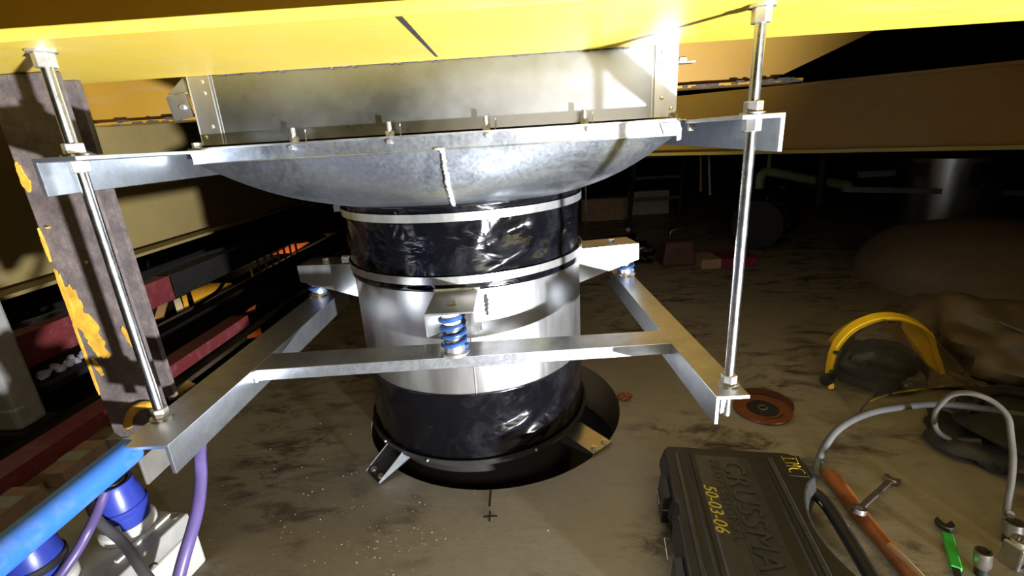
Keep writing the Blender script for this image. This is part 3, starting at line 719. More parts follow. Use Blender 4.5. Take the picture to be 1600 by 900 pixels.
def discs():
    def disc(cx, cy, z, r, m1, lab, tilt=0.0):
        t = thing('grinding_disc', (cx, cy, z), lab, 'grinding disc', 'orange grinding discs on the floor')
        MB().lathe([(0.011, 0.001), (0.011, 0.0045), (0.022, 0.002), (0.024, 0.004), (r, 0.004), (r, 0.001)], (cx, cy, z), 56, closed_prof=True).build('abrasive', m1, t)
        MB().lathe([(0.012, 0.005), (r * 0.56, 0.0042), (r * 0.56, 0.0046), (0.012, 0.0056)], (cx, cy, z), 40, closed_prof=True).build('paper_label', BPEN, t)
        MB().lathe([(0.009, 0.004), (0.009, 0.008), (0.0125, 0.008), (0.0125, 0.004)], (cx, cy, z), 24, closed_prof=True).build('bush', TOOLM, t)
        m = MB()
        for k in range(7):
            a = math.radians(-100 + k * 9); c, s_ = math.cos(a), math.sin(a)
            m.obox((cx + r * .70 * c, cy + r * .70 * s_, z + .0046), (-s_ * .0022, c * .0022, 0), (c * .0035, s_ * .0035, 0), (0, 0, .0004))
        m.build('print', BPEN, t)
    disc(0.838, -0.018, 0.0, 0.078, DORANGE, 'dark red-brown grinding disc, lower one of the pair')
    disc(0.812, -0.062, 0.0052, 0.076, ORANGE, 'orange grinding disc with black centre, upper one of the pair')
discs()

def hammer():
    t = thing('wooden_handle', (0.82, -0.47, 0), 'brown varnished wooden hammer handle beside the case', 'handle')
    pts = [(0.822, -0.352, 0.017), (0.815, -0.43, 0.018), (0.806, -0.52, 0.019), (0.803, -0.60, 0.020), (0.802, -0.70, 0.02)]
    MB().tube(pts, lambda f: 0.0155 if f < .04 else (0.0175 - 0.003 * math.sin(PI * f)), 14, 8).build('grip', WOODH, t)
    MB().tube([(0.800, -0.56, 0.032), (0.803, -0.60, 0.034), (0.806, -0.66, 0.034)], 0.006, 8).build('pale_patch', CARD, t)  # paler strip along the top of the grip
hammer()
def spanner(p0, p1, lab, mat, tape=None, z=0.04):
    p0, p1 = Vector(p0), Vector(p1); d = (p1 - p0).normalized(); s_ = Vector((-d.y, d.x, 0)).normalized(); up = d.cross(s_); 
    if up.z < 0: up = -up
    t = thing('combination_spanner', (p0 + p1) / 2, lab, 'spanner')
    MB().obox((p0 + p1) / 2, d * ((p1 - p0).length / 2 - 0.012), s_ * 0.0055, up * 0.003).build('shank', mat, t, 0.0015)
    # open jaw at p1
    pts = []
    for k in range(15):
        a = math.radians(38 + (360 - 76) * k / 14); pts.append(p1 + d * (0.0155 * math.cos(a)) + s_ * (0.0155 * math.sin(a)))
    pts += [p1 + d * 0.004 + s_ * -0.006, p1 - d * 0.003, p1 + d * 0.004 + s_ * 0.006]
    MB().prism([q - up * 0.004 for q in pts], up * 0.008).build('open_jaw', mat, t, 0.001)
    # ring at p0
    m = MB(); n = 24; vs = []
    for k in range(n):
        a = 2 * PI * k / n
        for r_, h_ in ((0.0085, -0.005), (0.0135, -0.005), (0.0135, 0.005), (0.0085, 0.005)):
            vs.append(p0 + d * (r_ * math.cos(a)) + s_ * (r_ * math.sin(a)) + up * h_)
    m.add(vs, [(k * 4 + j, ((k + 1) % n) * 4 + j, ((k + 1) % n) * 4 + (j + 1) % 4, k * 4 + (j + 1) % 4) for k in range(n) for j in range(4)], True)
    m.build('ring_end', mat, t)
    if tape: MB().obox((p0 + p1) / 2 + d * 0.012, d * ((p1 - p0).length / 2 - 0.04), s_ * 0.0085, up * 0.0045).build('tape', tape, t, 0.002)
spanner((0.790, -0.489, 0.048), (0.955, -0.363, 0.008), 'chrome combination spanner resting across the wooden handle', TOOLM)
spanner((0.868, -0.640, 0.010), (0.958, -0.497, 0.012), 'spanner wrapped in bright green tape', DARKSTEEL, GREEN)
def socket(x, y, z, h, r, lab, lean=(0, 0)):
    t = thing('socket', (x, y, z), lab, 'socket')
    top = Vector((x + lean[0], y + lean[1], z + h)); b = Vector((x, y, z)); d = (top - b).normalized(); m = MB(); X, Y, _ = m.frame(d); n = 28; vs = []
    for k in range(n):
        a = 2 * PI * k / n; u = X * math.cos(a) + Y * math.sin(a); ri = r * (0.74 + 0.05 * math.cos(6 * a))
        vs += [b + u * r * 0.8, b + d * h * .35 + u * r * .8, b + d * h * .45 + u * r, top + u * r, top + u * ri, top - d * h * 0.5 + u * ri, top - d * h * 0.5]
    m.add(vs, [(k * 7 + j, ((k + 1) % n) * 7 + j, ((k + 1) % n) * 7 + j + 1, k * 7 + j + 1) for k in range(n) for j in range(6)], True)
    m.build('barrel', TOOLM, t)
    MB().cyl(b, b + d * h * .34, r * .82, 20).build('drive_end', DARKSTEEL, t)
socket(0.938, -0.60, 0, 0.05, 0.0125, 'dark chrome socket standing beside the green-taped spanner', (-.004, .004))
socket(1.052, -0.536, 0, 0.045, 0.017, 'dark round socket under the grey cable end', (0, .006))
def bolt_block():
    t = thing('square_socket_adapter', (1.015, -0.585, 0), 'squat square socket adapter with a hole, right of the sockets', 'socket adapter')
    MB().hexa([(1.000, -0.60, 0), (1.036, -0.592, 0), (1.026, -0.560, 0), (0.992, -0.570, 0), (1.000, -0.60, 0.05), (1.036, -0.592, 0.05), (1.026, -0.560, 0.05), (0.992, -0.570, 0.05)]).build('body', TOOLM, t, 0.003)
    MB().cyl((1.013, -0.598, 0.012), (1.012, -0.602, 0.012), 0.006, 16).build('hole_rim', BLK, t)
    MB().lathe([(0.008, 0.05), (0.0135, 0.05), (0.0135, 0.056), (0.008, 0.056)], (1.013, -0.580, 0), 20, closed_prof=True).build('collar', ZINC, t)
bolt_block()
tag(MB().tube([(0.800, -0.345, 0.006), (0.812, -0.322, 0.012), (0.840, -0.295, 0.045), (0.884, -0.271, 0.08), (0.96, -0.243, 0.097), (1.05, -0.224, 0.10), (1.177, -0.219, 0.10), (1.335, -0.251, 0.08), (1.55, -0.33, 0.05), (1.75, -0.45, 0.008)], 0.0085, 12).build('rubber_hose', GREYC),
    'thick grey rubber hose arching behind the tools', 'hose')
tag(MB().tube([(1.165, -0.268, 0.03), (1.120, -0.276, 0.06), (1.089, -0.289, 0.10), (1.093, -0.285, 0.135), (1.101, -0.300, 0.178), (1.112, -0.33, 0.20), (1.130, -0.36, 0.198), (1.138, -0.39, 0.18), (1.131, -0.413, 0.15), (1.118, -0.44, 0.115), (1.104, -0.461, 0.08), (1.079, -0.490, 0.03), (1.062, -0.512, 0.046)], 0.0058, 12).build('power_cable', LOOPC),
    'pale grey cable loop standing up over the rubber hose', 'cable')
def dark_bag():
    t = thing('tool_bag', (1.36, -0.26, 0), 'slumped black tool bag at the right edge under the cable loop', 'bag')
    MB().blob((1.40, -0.265, 0.03), (0.22, 0.17, 0.055), 3, 0.45, 2.5, 48, 24, 0.0005, 0.8).build('body', BAGM, t)
    MB().tube([(1.19, -0.27, 0.02), (1.26, -0.20, 0.075), (1.35, -0.17, 0.095), (1.44, -0.20, 0.085)], 0.007, 8).build('strap', BLK, t)
    MB().tube([(1.17, -0.262, 0.01), (1.165, -0.268, 0.03), (1.20, -0.30, 0.05)], 0.012, 10).build('cable_grip', BLK, t)
    MB().obox((1.34, -0.30, 0.085), (0.03, 0.01, 0.0), (-.006, 0.018, 0), (0, 0, 0.006)).build('red_flap', PINK, t, 0.002)
dark_bag()

def face_shield():
    t = thing('face_shield', (1.22, 0.06, 0), 'yellow face shield with clear visor lying on the floor', 'face shield')
    # yellow brow band: an arch standing across, tilted back
    arc = [(1.062, 0.055, 0.010), (1.066, 0.070, 0.055), (1.078, 0.085, 0.105), (1.105, 0.098, 0.150), (1.150, 0.108, 0.187), (1.215, 0.112, 0.210), (1.285, 0.112, 0.206), (1.340, 0.106, 0.182), (1.375, 0.098, 0.150), (1.388, 0.090, 0.110), (1.402, 0.080, 0.070), (1.412, 0.072, 0.035)]
    P = [Vector(p) for p in arc]
    # resample
    m = MB(); Q = []
    for i in range(len(P) - 1):
        a = P[i - 1] if i else P[0] * 2 - P[1]; b = P[i]; c = P[i + 1]; d = P[i + 2] if i + 2 < len(P) else P[-1] * 2 - P[-2]
        for k in range(6):
            f = k / 6; Q.append(0.5 * ((2 * b) + (c - a) * f + (2 * a - 5 * b + 4 * c - d) * f * f + (3 * b - a - 3 * c + d) * f ** 3))
    Q.append(P[-1]); cen = Vector((1.235, 0.09, 0.02)); vs = []; n = len(Q)
    for q in Q:
        rad = (q - cen); rad.y = 0; rad.normalize(); w_ = Vector((0, -0.020, -0.008))
        vs += [q, q + rad * 0.003, q + rad * 0.003 + w_, q + w_ - rad * 0.010, q + w_ - rad * 0.013, q - rad * 0.003]
    k6 = 6
    m.add(vs, [(i * k6 + j, (i + 1) * k6 + j, (i + 1) * k6 + (j + 1) % k6, i * k6 + (j + 1) % k6) for i in range(n - 1) for j in range(k6)], True)
    m.add(vs[:6], [tuple(range(6))]); m.add(vs[-6:], [tuple(range(6))])
    m.build('brow_band', VISY, t)
    # crown shell behind the band, sloping back to the headband
    vs = []; sub = [Q[i] for i in range(n) if 14 <= i <= 52]; L = 8
    for j in range(L + 1):
        f = j / L
        for q in sub:
            b = Vector((1.245 + (q.x - 1.235) * 0.78, 0.185 + 0.02 * (1 - abs(q.x - 1.235) / .17), 0.02 + (q.z - 0.02) * 0.55))
            p = q.lerp(b, f); p.z += 0.016 * math.sin(PI * f * 0.9)
            vs.append(p)
    ns = len(sub)
    o = MB().add(vs, [(j * ns + i, j * ns + i + 1, (j + 1) * ns + i + 1, (j + 1) * ns + i) for j in range(L) for i in range(ns - 1)], True).build('crown_shell', VISY, t)
    so = o.modifiers.new('thick', 'SOLIDIFY'); so.thickness = 0.0025
    # side lobe on the right
    MB().prism([(1.300, 0.125, 0.175), (1.378, 0.085, 0.150), (1.402, 0.068, 0.075), (1.412, 0.060, 0.018), (1.395, 0.075, 0.032), (1.360, 0.105, 0.075)], (0.0, 0.003, 0.001)).build('side_lobe', VISY, t)
    # headband
    pts = [(1.225 + 0.135 * math.cos(a), 0.075 + 0.10 * math.sin(a), 0.045 + 0.02 * math.sin(a)) for a in [2 * PI * k / 40 for k in range(40)]]
    vs = []
    for (x, y, z) in pts: vs += [(x, y, z - 0.014), (x, y, z + 0.014), (1.225 + (x - 1.225) * .97, 0.075 + (y - .075) * .97, z + 0.014), (1.225 + (x - 1.225) * .97, 0.075 + (y - .075) * .97, z - 0.014)]
    MB().add(vs, [(k * 4 + j, ((k + 1) % 40) * 4 + j, ((k + 1) % 40) * 4 + (j + 1) % 4, k * 4 + (j + 1) % 4) for k in range(40) for j in range(4)], True).build('headband', BLK, t)
    MB().blob((1.235, 0.095, 0.045), (0.122, 0.080, 0.075), 5, 0.25, 3, 36, 20, 0.003).build('crown_liner', BLK, t)
    MB().blob((1.27, -0.012, 0.040), (0.032, 0.012, 0.016), 1, 0.5, 4, 24, 14).build('sweat_pad', GREYC, t)
    MB().cyl((1.040, 0.03, 0.035), (1.064, 0.045, 0.035), 0.017, 16).build('side_knob', BLK, t)
    for (x, y, z) in ((1.064, 0.040, 0.060), (1.084, 0.066, 0.110), (1.228, 0.080, 0.196), (1.384, 0.075, 0.150)):
        MB().blob((x, y, z), (0.009, 0.006, 0.005), nu=12, nv=8).build('rivet', DARKSTEEL, t)
    # clear visor curving down to the floor towards the viewer
    vs = []; L = 10; row = [Q[i] for i in range(4, n - 2)]
    for j in range(L + 1):
        f = j / L
        for q in row:
            tgt = Vector((1.235 + (q.x - 1.235) * 1.15, q.y - 0.20, max(0.004, (q.z - 0.01) * 0.30)))
            p = (q + Vector((0, -0.03, -0.012))).lerp(tgt, f); vs.append(p)
    nr = len(row)
    o = MB().add(vs, [(j * nr + i, j * nr + i + 1, (j + 1) * nr + i + 1, (j + 1) * nr + i) for j in range(L) for i in range(nr - 1)], True).build('visor', CLEAR, t)
    so = o.modifiers.new('thick', 'SOLIDIFY'); so.thickness = 0.0015
face_shield()

def rounded_things():
    t = thing('storage_drum', (2.42, 0.95, 0), 'large rounded beige fabric-covered vessel at the right edge', 'vessel')
    MB().blob((2.42, 0.95, 0.0), (0.56, 0.56, 0.275), 2, 0.06, 1.2, 64, 32, 0.0, 0.9).build('shell', BEIGE, t)
    t = thing('dust_sack', (1.66, 0.22, 0), 'dusty creased plastic sack in front of the beige vessel', 'sack')
    MB().blob((1.68, 0.20, 0.03), (0.22, 0.26, 0.15), 6, 0.35, 2.2, 56, 28, 0.0, 0.9).build('body', SACKM, t)
    MB().tube([(1.58, 0.10, 0.17), (1.62, 0.04, 0.15), (1.68, -0.02, 0.11), (1.75, -0.06, 0.06)], 0.006, 8).build('crease_tie', GREYC, t)
rounded_things()

# ================================================================== RIGHT BACKGROUND
def background():
    t = thing('power_tool_case', (1.065, 1.50, 0), 'small orange-brown tool case with an orange emblem on the back floor', 'tool case')
    b = MB().hexa([(0.965, 1.46, 0), (1.165, 1.46, 0), (1.165, 1.60, 0), (0.965, 1.60, 0), (0.985, 1.47, 0.145), (1.145, 1.47, 0.145), (1.145, 1.59, 0.145), (0.985, 1.59, 0.145)]).build('body', ORBOX, t, 0.012)
    MB().lathe([(0.018, 0), (0.027, 0), (0.027, 0.002), (0.018, 0.002)], (0, 0, 0), 20, 0, PI * 1.1, closed_prof=True).build('emblem', ORMARK, b)
    e = bpy.data.objects['emblem']; off = OFF['power_tool_case'] if 'power_tool_case' in OFF else Vector((1.065, 1.5, 0))
    e.matrix_local = Matrix.Translation(Vector((1.065, 1.4605, 0.075)) - Vector((1.065, 1.50, 0))) @ Matrix.Rotation(PI / 2 - 0.07, 4, 'X')
    MB().tube([(1.02, 1.53, 0.14), (1.03, 1.53, 0.20), (1.10, 1.53, 0.205), (1.115, 1.53, 0.14)], 0.010, 8).build('handle', BLK, t)
    t = thing('carton', (1.32, 1.44, 0), 'magenta and white flat carton beside the orange-brown tool case', 'carton')
    MB().box((1.165, 1.38, 0), (1.275, 1.56, 0.055)).build('white_end', CARD, t, 0.002)
    MB().box((1.275, 1.38, 0), (1.48, 1.56, 0.055)).build('coloured_body', PINK, t, 0.002)
    t = thing('plastic_wrap', (0.80, 1.75, 0), 'crumpled black plastic sheeting behind the right bracket', 'sheeting')
    MB().blob((0.74, 1.76, 0.03), (0.21, 0.20, 0.085), 4, 0.7, 3.0, 60, 30, 0.0).build('sheet', PVC, t)
    tag(MB().cyl((0.642, 2.4, 0.06), (0.642, 2.4, 2.5), 0.0075, 10).cyl((0.642, 2.4, 0.055), (0.642, 2.4, 0.065), 0.013, 6).build('hanging_rod', CHROME), 'thin bright rod hanging far behind the upper sleeve', 'rod')
    # motor with cooling fins
    t = thing('electric_motor', (1.75, 1.95, 0), 'black electric motor with cooling fins behind the right rod', 'motor')
    MB().cyl((1.62, 1.72, 0.17), (1.98, 2.18, 0.17), 0.15, 28).build('housing', BLACKD, t)
    for k in range(14):
        a = 2 * PI * k / 14; m = MB(); X, Y, d = m.frame((0.36, 0.46, 0)); u = X * math.cos(a) + Y * math.sin(a); v = d.cross(u)
        c = Vector((1.80, 1.95, 0.17)) + u * 0.16; m.obox(c, d * 0.24, u * 0.016, v * 0.004); m.build('fin', BLACKD, t)
    MB().box((1.70, 1.85, 0), (1.92, 2.05, 0.03)).build('foot', BLACKD, t)
    # green pipe with elbow and its hanger
    t = thing('green_pipe', (1.9, 2.0, 0.3), 'pale green pipe with an elbow in the dark right background', 'pipe')
    MB().tube([(1.752, 2.0, 0.36), (1.752, 2.0, 0.425), (1.765, 2.0, 0.455), (1.80, 2.0, 0.465), (1.95, 2.0, 0.432), (2.10, 2.0, 0.395), (2.35, 2.0, 0.345)], 0.030, 14).build('tube', GREENP, t)
    MB().cyl((1.80, 2.0, 0.48), (1.80, 2.0, 0.9), 0.012, 10).build('hanger', GREENP, t)
    tag(MB().cyl((2.12, 1.94, 0.25), (2.12, 1.94, 0.72), 0.028, 14).cyl((2.12, 1.94, 0.24), (2.12, 1.94, 0.255), 0.034, 14).build('dark_standpipe', BLACKD), 'dark upright pipe crossing the green pipe', 'pipe')
    # second steel vessel with its support bar
    t = thing('steel_vessel', (3.15, 2.15, 0.0), 'brown-tinted stainless cylinder in the dark at far right', 'vessel')
    MB().lathe([(0.0, 0.0), (0.26, 0.0), (0.26, 0.46), (0.275, 0.46), (0.275, 0.485), (0.0, 0.485)], (3.15, 2.15, 0), 56).build('shell', STAIN, t)
    MB().box((3.05, 1.86, 0.36), (3.22, 1.90, 0.45)).box((3.05, 1.86, 0.30), (3.07, 1.90, 0.36)).build('bracket', DARKSTEEL, t)
    tag(MB().hexa([(2.312, 1.98, 0.305), (3.60, 1.98, 0.205), (3.60, 2.02, 0.205), (2.312, 2.02, 0.305), (2.312, 1.98, 0.340), (3.60, 1.98, 0.240), (3.60, 2.02, 0.240), (2.312, 2.02, 0.340)]).build('support_bar', GREYP), 'long galvanised bar in front of the far steel cylinder', 'bar')
    tag(MB().box((2.45, 2.05, 0.385), (2.68, 2.09, 0.425)).build('support_bar', GREYP), 'short galvanised bar end above the long bar', 'bar')
    tag(MB().prism([(2.67, 2.05, 0.470), (2.88, 2.05, 0.460), (2.88, 2.05, 0.365), (2.78, 2.05, 0.385)], (0, 0.004, 0)).build('gusset_plate', STAIN), 'tapered grey gusset plate left of the far steel cylinder', 'plate')
    # pallet / ladder rack far behind
    t = thing('ladder', (1.27, 3.0, 0), 'dark ladder with rungs leaning in the far background', 'ladder')
    for dx in (0.0, 0.42):
        MB().cyl((1.05 + dx, 2.75, 0.0), (1.20 + dx, 3.1, 0.85), 0.018, 10).build('rail', BLACKD, t)
    for k in range(4):
        f = 0.25 + 0.2 * k; MB().cyl((1.05 + .15 * f, 2.75 + .35 * f, .85 * f), (1.47 + .15 * f, 2.75 + .35 * f, .85 * f), 0.014, 10).build('rung', GREYC, t)
    tag(MB().box((0.70, 3.1, 0.0), (1.12, 3.25, 0.20)).build('timber_block', CARD), 'pale timber block on the far floor left of the ladder', 'block')
    tag(MB().box((1.18, 3.3, 0.0), (1.55, 3.4, 0.22)).build('timber_block', GREYP), 'pale block seen through the ladder', 'block')
    tag(MB().blob((1.0, 2.55, 0.0165), (0.018, 0.018, 0.018), nu=16, nv=10).build('glass_bead', WHITEP), 'tiny bright white ball on the sheeting', 'ball')
    for k, (x, z, dx) in enumerate(((1.49, 0.33, 0.02), (1.55, 0.30, 0.03))):
        tag(MB().cyl((x - dx * 4, 2.4, 2.5), (x, 2.4, z + 0.3), 0.009, 8).cyl((x, 2.4, z + 0.3), (x + dx, 2.4, z), 0.009, 8).cyl((x + dx, 2.4, z), (x + dx * 1.06, 2.4, z - 0.02), 0.012, 8).build('hanging_strap', (CARD, GREYP)[k]), ('brown strap hanging below the diagonal beam', 'pale strap hanging below the diagonal beam')[k], 'strap')
background()

# ================================================================== LEFT: FIXTURES, JUNCTION BOX, CABLES
PX, PZ = -0.462, 0.372
def left_front():
    t = thing('blue_pipe', (-0.525, -0.95, 0.32), 'bright blue painted pipe running from the left stand arm to the viewer', 'pipe')
    MB().tube([(PX, -0.655, PZ), (PX, -0.80, PZ), (PX, -1.10, PZ), (PX, -1.45, PZ)], 0.0205, 20, 6).build('tube', BLUE, t)
    MB().cyl((PX, -0.650, PZ), (PX, -0.656, PZ), 0.018, 20).build('end_plug', BLK, t)
    t = thing('mounting_angle', (-0.51, -0.575, 0.27), 'short grey angle offcut hanging under the blue pipe end', 'angle')
    MB().prism([(-0.545, -0.61, 0.322), (-0.497, -0.61, 0.322), (-0.497, -0.61, 0.272), (-0.502, -0.61, 0.272), (-0.502, -0.61, 0.317), (-0.545, -0.61, 0.317)], (0, 0.09, 0)).build('bar', LOOPC, t, 0.001)
    # junction box
    t = thing('junction_box', (-0.60, -0.66, 0), 'white plastic junction box on the floor with blue plugs on top', 'junction box')
    ex = Vector((0.988, -0.155, 0)); ey = Vector((-0.155, -0.988, 0)); o0 = Vector((-0.790, -0.470, 0))
    def P(a, b, z): return o0 + ex * a + ey * b + Vector((0, 0, z))
    W, L, H = 0.262, 0.42, 0.125
    MB().hexa([P(0, 0, 0), P(W, 0, 0), P(W, L, 0), P(0, L, 0), P(0, 0, H - .04), P(W, 0, H - .04), P(W, L, H - .04), P(0, L, H - .04)]).build('body', WHITEP, t, 0.005)
    lid = MB().hexa([P(.001, .001, H - .037), P(W - .001, .001, H - .037), P(W - .001, L, H - .037), P(.001, L, H - .037), P(.004, .004, H), P(W - .004, .004, H), P(W - .004, L, H), P(.004, L, H)]).build('lid', GREYP, t, 0.003)
    MB().obox(P(W - 0.035, 0.07, H + .003), ex * 0.004, ey * 0.055, (0, 0, 0.003)).build('hinge_bar', WHITEP, lid, 0.001)
    MB().obox(P(0.05, 0.12, H + .004), ex * 0.06, ey * 0.006, (0, 0, 0.004)).build('latch_bar', WHITEP, lid, 0.001)
    for a, b in ((W - 0.02, 0.018), (0.02, 0.018)): MB().cyl(P(a, b, H), P(a, b, H + .003), 0.007, 14).build('lid_screw', TOOLM, lid)
    m = MB().tube([P(W + .002, 0.09, .09), P(W + .003, 0.10, .10), P(W + .003, 0.112, .095), P(W + .003, 0.112, .08)], 0.0012, 6); m.build('wire_hook', BPEN, t)
    def plug(a, b, lab, h=0.115, lean=0.0):
        c = P(a, b, H); q = thing('cable_plug', c, lab, 'plug', 'blue round plugs on the junction box')
        MB().lathe([(0.046, 0.0), (0.046, 0.016), (0.040, 0.022), (0.0, 0.022)], c, 28).build('socket_collar', WHITEP, q)
        MB().lathe([(0.038, 0.022), (0.040, 0.034), (0.041, 0.05), (0.036, 0.085), (0.031, h - .01), (0.031, h), (0.024, h), (0.022, h - .012), (0.0, h - .014)], c, 28).build('housing', PLUGB, q)
        MB().lathe([(0.012, h - .014), (0.012, h + .003), (0.021, h + .003), (0.021, h - .014)], c, 20, closed_prof=True).build('gland', BLK, q)
        MB().lathe([(0.0415, 0.046), (0.0425, 0.048), (0.0425, 0.058), (0.041, 0.06)], c, 28).build('ring_gasket', PLUGB if h > .106 else BLK, q)
        MB().obox(c + Vector((0.012, -0.0405, 0.034)), (0.012, 0.003, 0), (0, 0.001, 0), (0, 0, 0.007)).build('rating_label', WHITEP, q)
        return c
    plug(0.174, 0.052, 'blue round plug at the back of the junction box', 0.108)
    plug(0.145, 0.178, 'blue round plug with black ring at the front of the junction box', 0.105)
    tag(MB().tube([(-0.600, -0.30, 0.27), (-0.50, -0.455, 0.295), (-0.470, -0.520, 0.265), (-0.458, -0.548, 0.235), (-0.445, -0.592, 0.200), (-0.446, -0.640, 0.155), (-0.462, -0.70, 0.08), (-0.50, -0.80, 0.012)], 0.0105, 14).build('purple_hose', PURPLE), 'purple hose hanging down in front of the junction box', 'hose')
    tag(MB().tube([(-0.605, -0.585, 0.24), (-0.607, -0.602, 0.222), (-0.606, -0.632, 0.202), (-0.620, -0.658, 0.172), (-0.634, -0.70, 0.150), (-0.66, -0.80, 0.142), (-0.68, -0.92, 0.12), (-0.70, -1.05, 0.012)], 0.008, 12).build('purple_hose', PURPLE), 'thin purple hose passing between the two blue plugs', 'hose')
    tag(MB().tube([(-0.626, -0.548, 0.225), (-0.632, -0.556, 0.248), (-0.640, -0.580, 0.232), (-0.618, -0.602, 0.196), (-0.565, -0.624, 0.168), (-0.500, -0.668, 0.150), (-0.42, -0.72, 0.10), (-0.36, -0.80, 0.012)], 0.008, 12).build('power_cable', GREYC), 'grey cable rising from the back plug and crossing the box', 'cable')
    tag(MB().tube([(-0.674, -0.668, 0.222), (-0.682, -0.680, 0.240), (-0.706, -0.70, 0.232), (-0.725, -0.74, 0.18), (-0.735, -0.80, 0.145), (-0.76, -0.90, 0.13), (-0.78, -1.02, 0.012)], 0.0075, 12).build('power_cable', GREYC), 'grey cable leaving the front plug under the blue pipe', 'cable')
    # cartons by the floor edge
    def carton(c, hx, hy, h, rz, lab, mat=CARD):
        t = thing('cardboard_box', (c[0], c[1], 0), lab, 'box')
        ca, sa = math.cos(rz), math.sin(rz)
        MB().obox((c[0], c[1], h / 2), (hx * ca, hx * sa, 0), (-hy * sa, hy * ca, 0), (0, 0, h / 2)).build('carton_body', mat, t, 0.002)
        MB().obox((c[0], c[1], h + .0006), (hx * ca, hx * sa, 0), (-.02 * sa, .02 * ca, 0), (0, 0, .0006)).build('sealing_tape', GREYP, t)
    carton((-1.085, -0.20, 0), 0.03, 0.07, 0.045, 0.05, 'low brown cardboard strip on the floor between pipe and red beam')
    carton((-1.10, -0.37, 0), 0.035, 0.055, 0.045, 0.0, 'brown cardboard box end at the left edge behind the blue pipe')
    carton((-1.04, -0.085, 0), 0.035, 0.03, 0.035, 0.1, 'small pale box with printed edge beside the column foot', GREYP)
left_front()

# ================================================================== LEFT BACKGROUND
def left_back():
    def beam(x, y0, y1, z0, z1, lab, mat=RED, bolts=False):
        t = thing('steel_rail', (x, (y0 + y1) / 2, z0), lab, 'rail', 'red oxide rails at the left')
        MB().box((x - 0.005, y0, z0), (x + 0.005, y1, z1)).build('web', mat, t)
        MB().box((x - 0.075, y0, z1 - 0.008), (x - .005, y1, z1)).build('top_flange', mat, t)
        MB().box((x - 0.075, y0, z0), (x - .005, y1, z0 + 0.008)).build('bottom_flange', mat, t)
        if bolts:
            for y, z in ((y0 + .05, z1 - .035), (y0 + .055, z0 + .03)): MB().cyl((x + .004, y, z), (x + .012, y, z), 0.012, 6).build('bolt', DARKSTEEL, t)
    beam(-1.60, 0.10, 0.95, 0.122, 0.240, 'dull red steel rail behind the rusty column, with two bolts', bolts=True)
    beam(-1.195, -0.30, 0.85, 0.0, 0.050, 'low dark red rail along the floor edge behind the left stand arm')
    beam(-1.60, 0.6, 5.2, -0.14, -0.005, 'black rail below the dull red rail', BLACKD)
    beam(-1.60, 0.97, 5.2, 0.122, 0.240, 'far run of the dull red rail, its shade painted black', BLACKD)  # red rail's shaded far run, the shade put in as black steel
    beam(-2.20, -0.2, 6.0, 0.02, 0.17, 'black rail beyond the dull red rail', BLACKD)
    beam(-2.10, -0.2, 6.0, -0.34, -0.22, 'lowest black rail over the lower deck', BLACKD)
    t = thing('steel_post', (-1.46, -0.02, 0.03), 'plain grey square post cut off by the left picture edge', 'post')
    MB().box((-1.55, -0.03, 0.02), (-1.415, 0.06, 1.5)).build('shaft', GREYP, t, 0.012)
    MB().box((-1.57, -0.05, 0.0), (-1.395, 0.08, 0.02)).build('foot_plate', BLACKD, t)
    rnd = random.Random(8)
    for k in range(11):
        y = 0.19 + 0.016 * k + rnd.uniform(-.005, .005); r_ = rnd.uniform(.008, .016)
        tag(MB().blob((-1.53, y, 0.118 + rnd.uniform(-.018, .012) - .002 * k), (r_, r_ * 1.2, r_), k, 0.3, 3, 14, 9).build('pipe_fitting', LUMP), 'pale plastic pipe fitting heaped under the dull red rail', 'fitting', 'pale fittings under the red rail')
    tag(MB().box((-1.58, 0.14, 0.062), (-1.47, 0.42, 0.085)).build('fitting_tray', BLACKD), 'dark tray holding the pale fittings', 'tray')
    plates = [
        ('Y', [(-2.822, 2.695), (-2.803, 2.941), (-2.565, 2.899), (-2.575, 2.37)]), ('Y', [(-2.804, 2.552), (-2.799, 2.603), (-2.565, 2.292), (-2.572, 2.248)]),
        ('W', [(-2.807, 2.453), (-2.796, 2.517), (-2.567, 2.232), (-2.574, 2.162)]), ('R', [(-2.752, 4.029), (-2.789, 4.577), (-2.594, 4.678), (-2.549, 4.076)]),
        ('Y', [(-1.951, 1.702), (-1.965, 1.783), (-1.936, 1.926), (-1.903, 1.835), (-1.903, 1.696)]), ('R', [(-1.961, 2.047), (-1.985, 2.133), (-1.975, 2.219), (-1.922, 2.11)]),
        ('R', [(-1.682, 1.561), (-1.678, 1.723), (-1.601, 1.593)]), ('Y', [(-2.68, 5.289), (-2.514, 5.335), (-2.5, 5.061)]),
        ('Y', [(-2.92, 1.093), (-2.595, 1.048), (-2.561, 0.768)]), ('Y', [(-1.946, 1.097), (-1.951, 1.248), (-1.928, 1.271), (-1.921, 1.212)]),
        ('Y', [(-1.663, 0.801), (-1.687, 0.985), (-1.609, 0.937), (-1.629, 0.822)]), ('C', [(-2.621, 1.98), (-2.838, 2.317), (-2.823, 2.408), (-2.593, 2.041)])]
    t = thing('lower_deck', (-2.2, 2.4, -0.42), 'scattered yellow and orange deck plates lit far below at the left', 'deck')
    for kcol, pts in plates:
        mat = {'Y': DECKY, 'R': DECKR, 'W': WHITEP, 'C': CARD}[kcol]
        MB().prism([(x, y, -0.365) for x, y in pts], (0, 0, 0.015)).build('deck_plate', mat, t)
    for x0 in (-2.85, -2.53, -1.99, -1.70):
        MB().box((x0 - .02, -0.2, -0.43), (x0 + .02, 6.0, -0.366)).build('joist', BLACKD, t)
left_back()
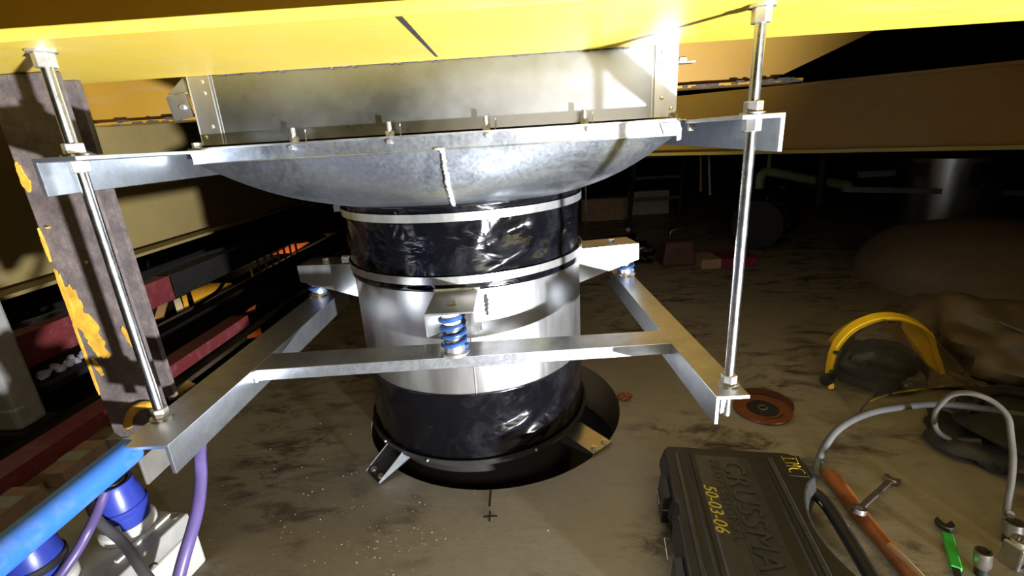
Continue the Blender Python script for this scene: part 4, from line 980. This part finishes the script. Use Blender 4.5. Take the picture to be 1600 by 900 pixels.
def cables():
    for pts, r_, lab in (
        ([(-1.55, 0.20, 0.285), (-1.58, 0.6, 0.262), (-1.62, 1.1, 0.275), (-1.60, 1.7, 0.255), (-1.63, 2.5, 0.25)], 0.011, 'black cable lying along the top of the dull red rail'),
        ([(-2.15, 0.2, 0.182), (-2.22, 0.8, 0.180), (-2.18, 1.5, 0.182), (-2.24, 2.4, 0.180), (-2.2, 3.6, 0.181)], 0.012, 'black cable lying along the far black rail'),
        ([(-1.64, 1.45, 0.250), (-1.70, 1.55, 0.10), (-1.85, 1.65, -0.05), (-2.05, 1.7, -0.16), (-2.10, 1.72, -0.21)], 0.012, 'black cable sagging from the red rail towards the lower deck')):
        tag(MB().tube(pts, r_, 8).build('black_cable', BLK), lab, 'cable', 'black cables on the rails')
    t = thing('guard_posts', (-2.35, 3.3, -0.366), 'row of thin orange guard posts on the lower deck', 'guard rail')
    for k in range(8):
        MB().cyl((-2.42 + .012 * k, 3.0 + 0.11 * k, -0.366), (-2.42 + .012 * k, 3.0 + 0.11 * k, -0.05), 0.012, 8).build('post', DECKR if k % 2 else DECKY, t)
    MB().cyl((-2.42, 3.0, -0.05), (-2.336, 3.77, -0.05), 0.012, 8).build('top_rail', DECKR, t)
    MB().box((-2.5, 2.9, -0.43), (-2.25, 3.9, -0.366)).build('kerb', BLACKD, t)
cables()

# ================================================================== FLOOR DEBRIS
def debris():
    rnd = random.Random(21); m = MB()
    cl = [(-0.24, -0.45, .10), (-0.16, -0.47, .06), (0.28, -0.43, .05), (-0.45, -0.30, .15), (0.0, -0.62, .25), (0.5, -0.05, .2), (-0.35, -0.55, .2)]
    for k in range(230):
        cx, cy, sd = rnd.choice(cl); x, y = rnd.gauss(cx, sd), rnd.gauss(cy, sd)
        if math.hypot(x - HC[0], y - HC[1]) < HR + .01: continue
        r_ = rnd.choice((.0006, .0008, .001, .0014))
        m.blob((x, y, r_ * .6), (r_ * rnd.uniform(.8, 1.6), r_, r_ * .8), nu=6, nv=4)
    tag(m.build('floor_grit', GRIT), 'pale grit and swarf scattered over the dirty floor', 'grit', kind='stuff')
    t = thing('scrap', (0.435, 0.03, 0), 'crumpled rust-red scrap at the right edge of the floor hole', 'scrap')
    MB().blob((0.437, 0.035, 0.008), (0.022, 0.014, 0.010), 2, 0.9, 4, 20, 12, 0.0005).build('flake', REDRAG, t)
debris()
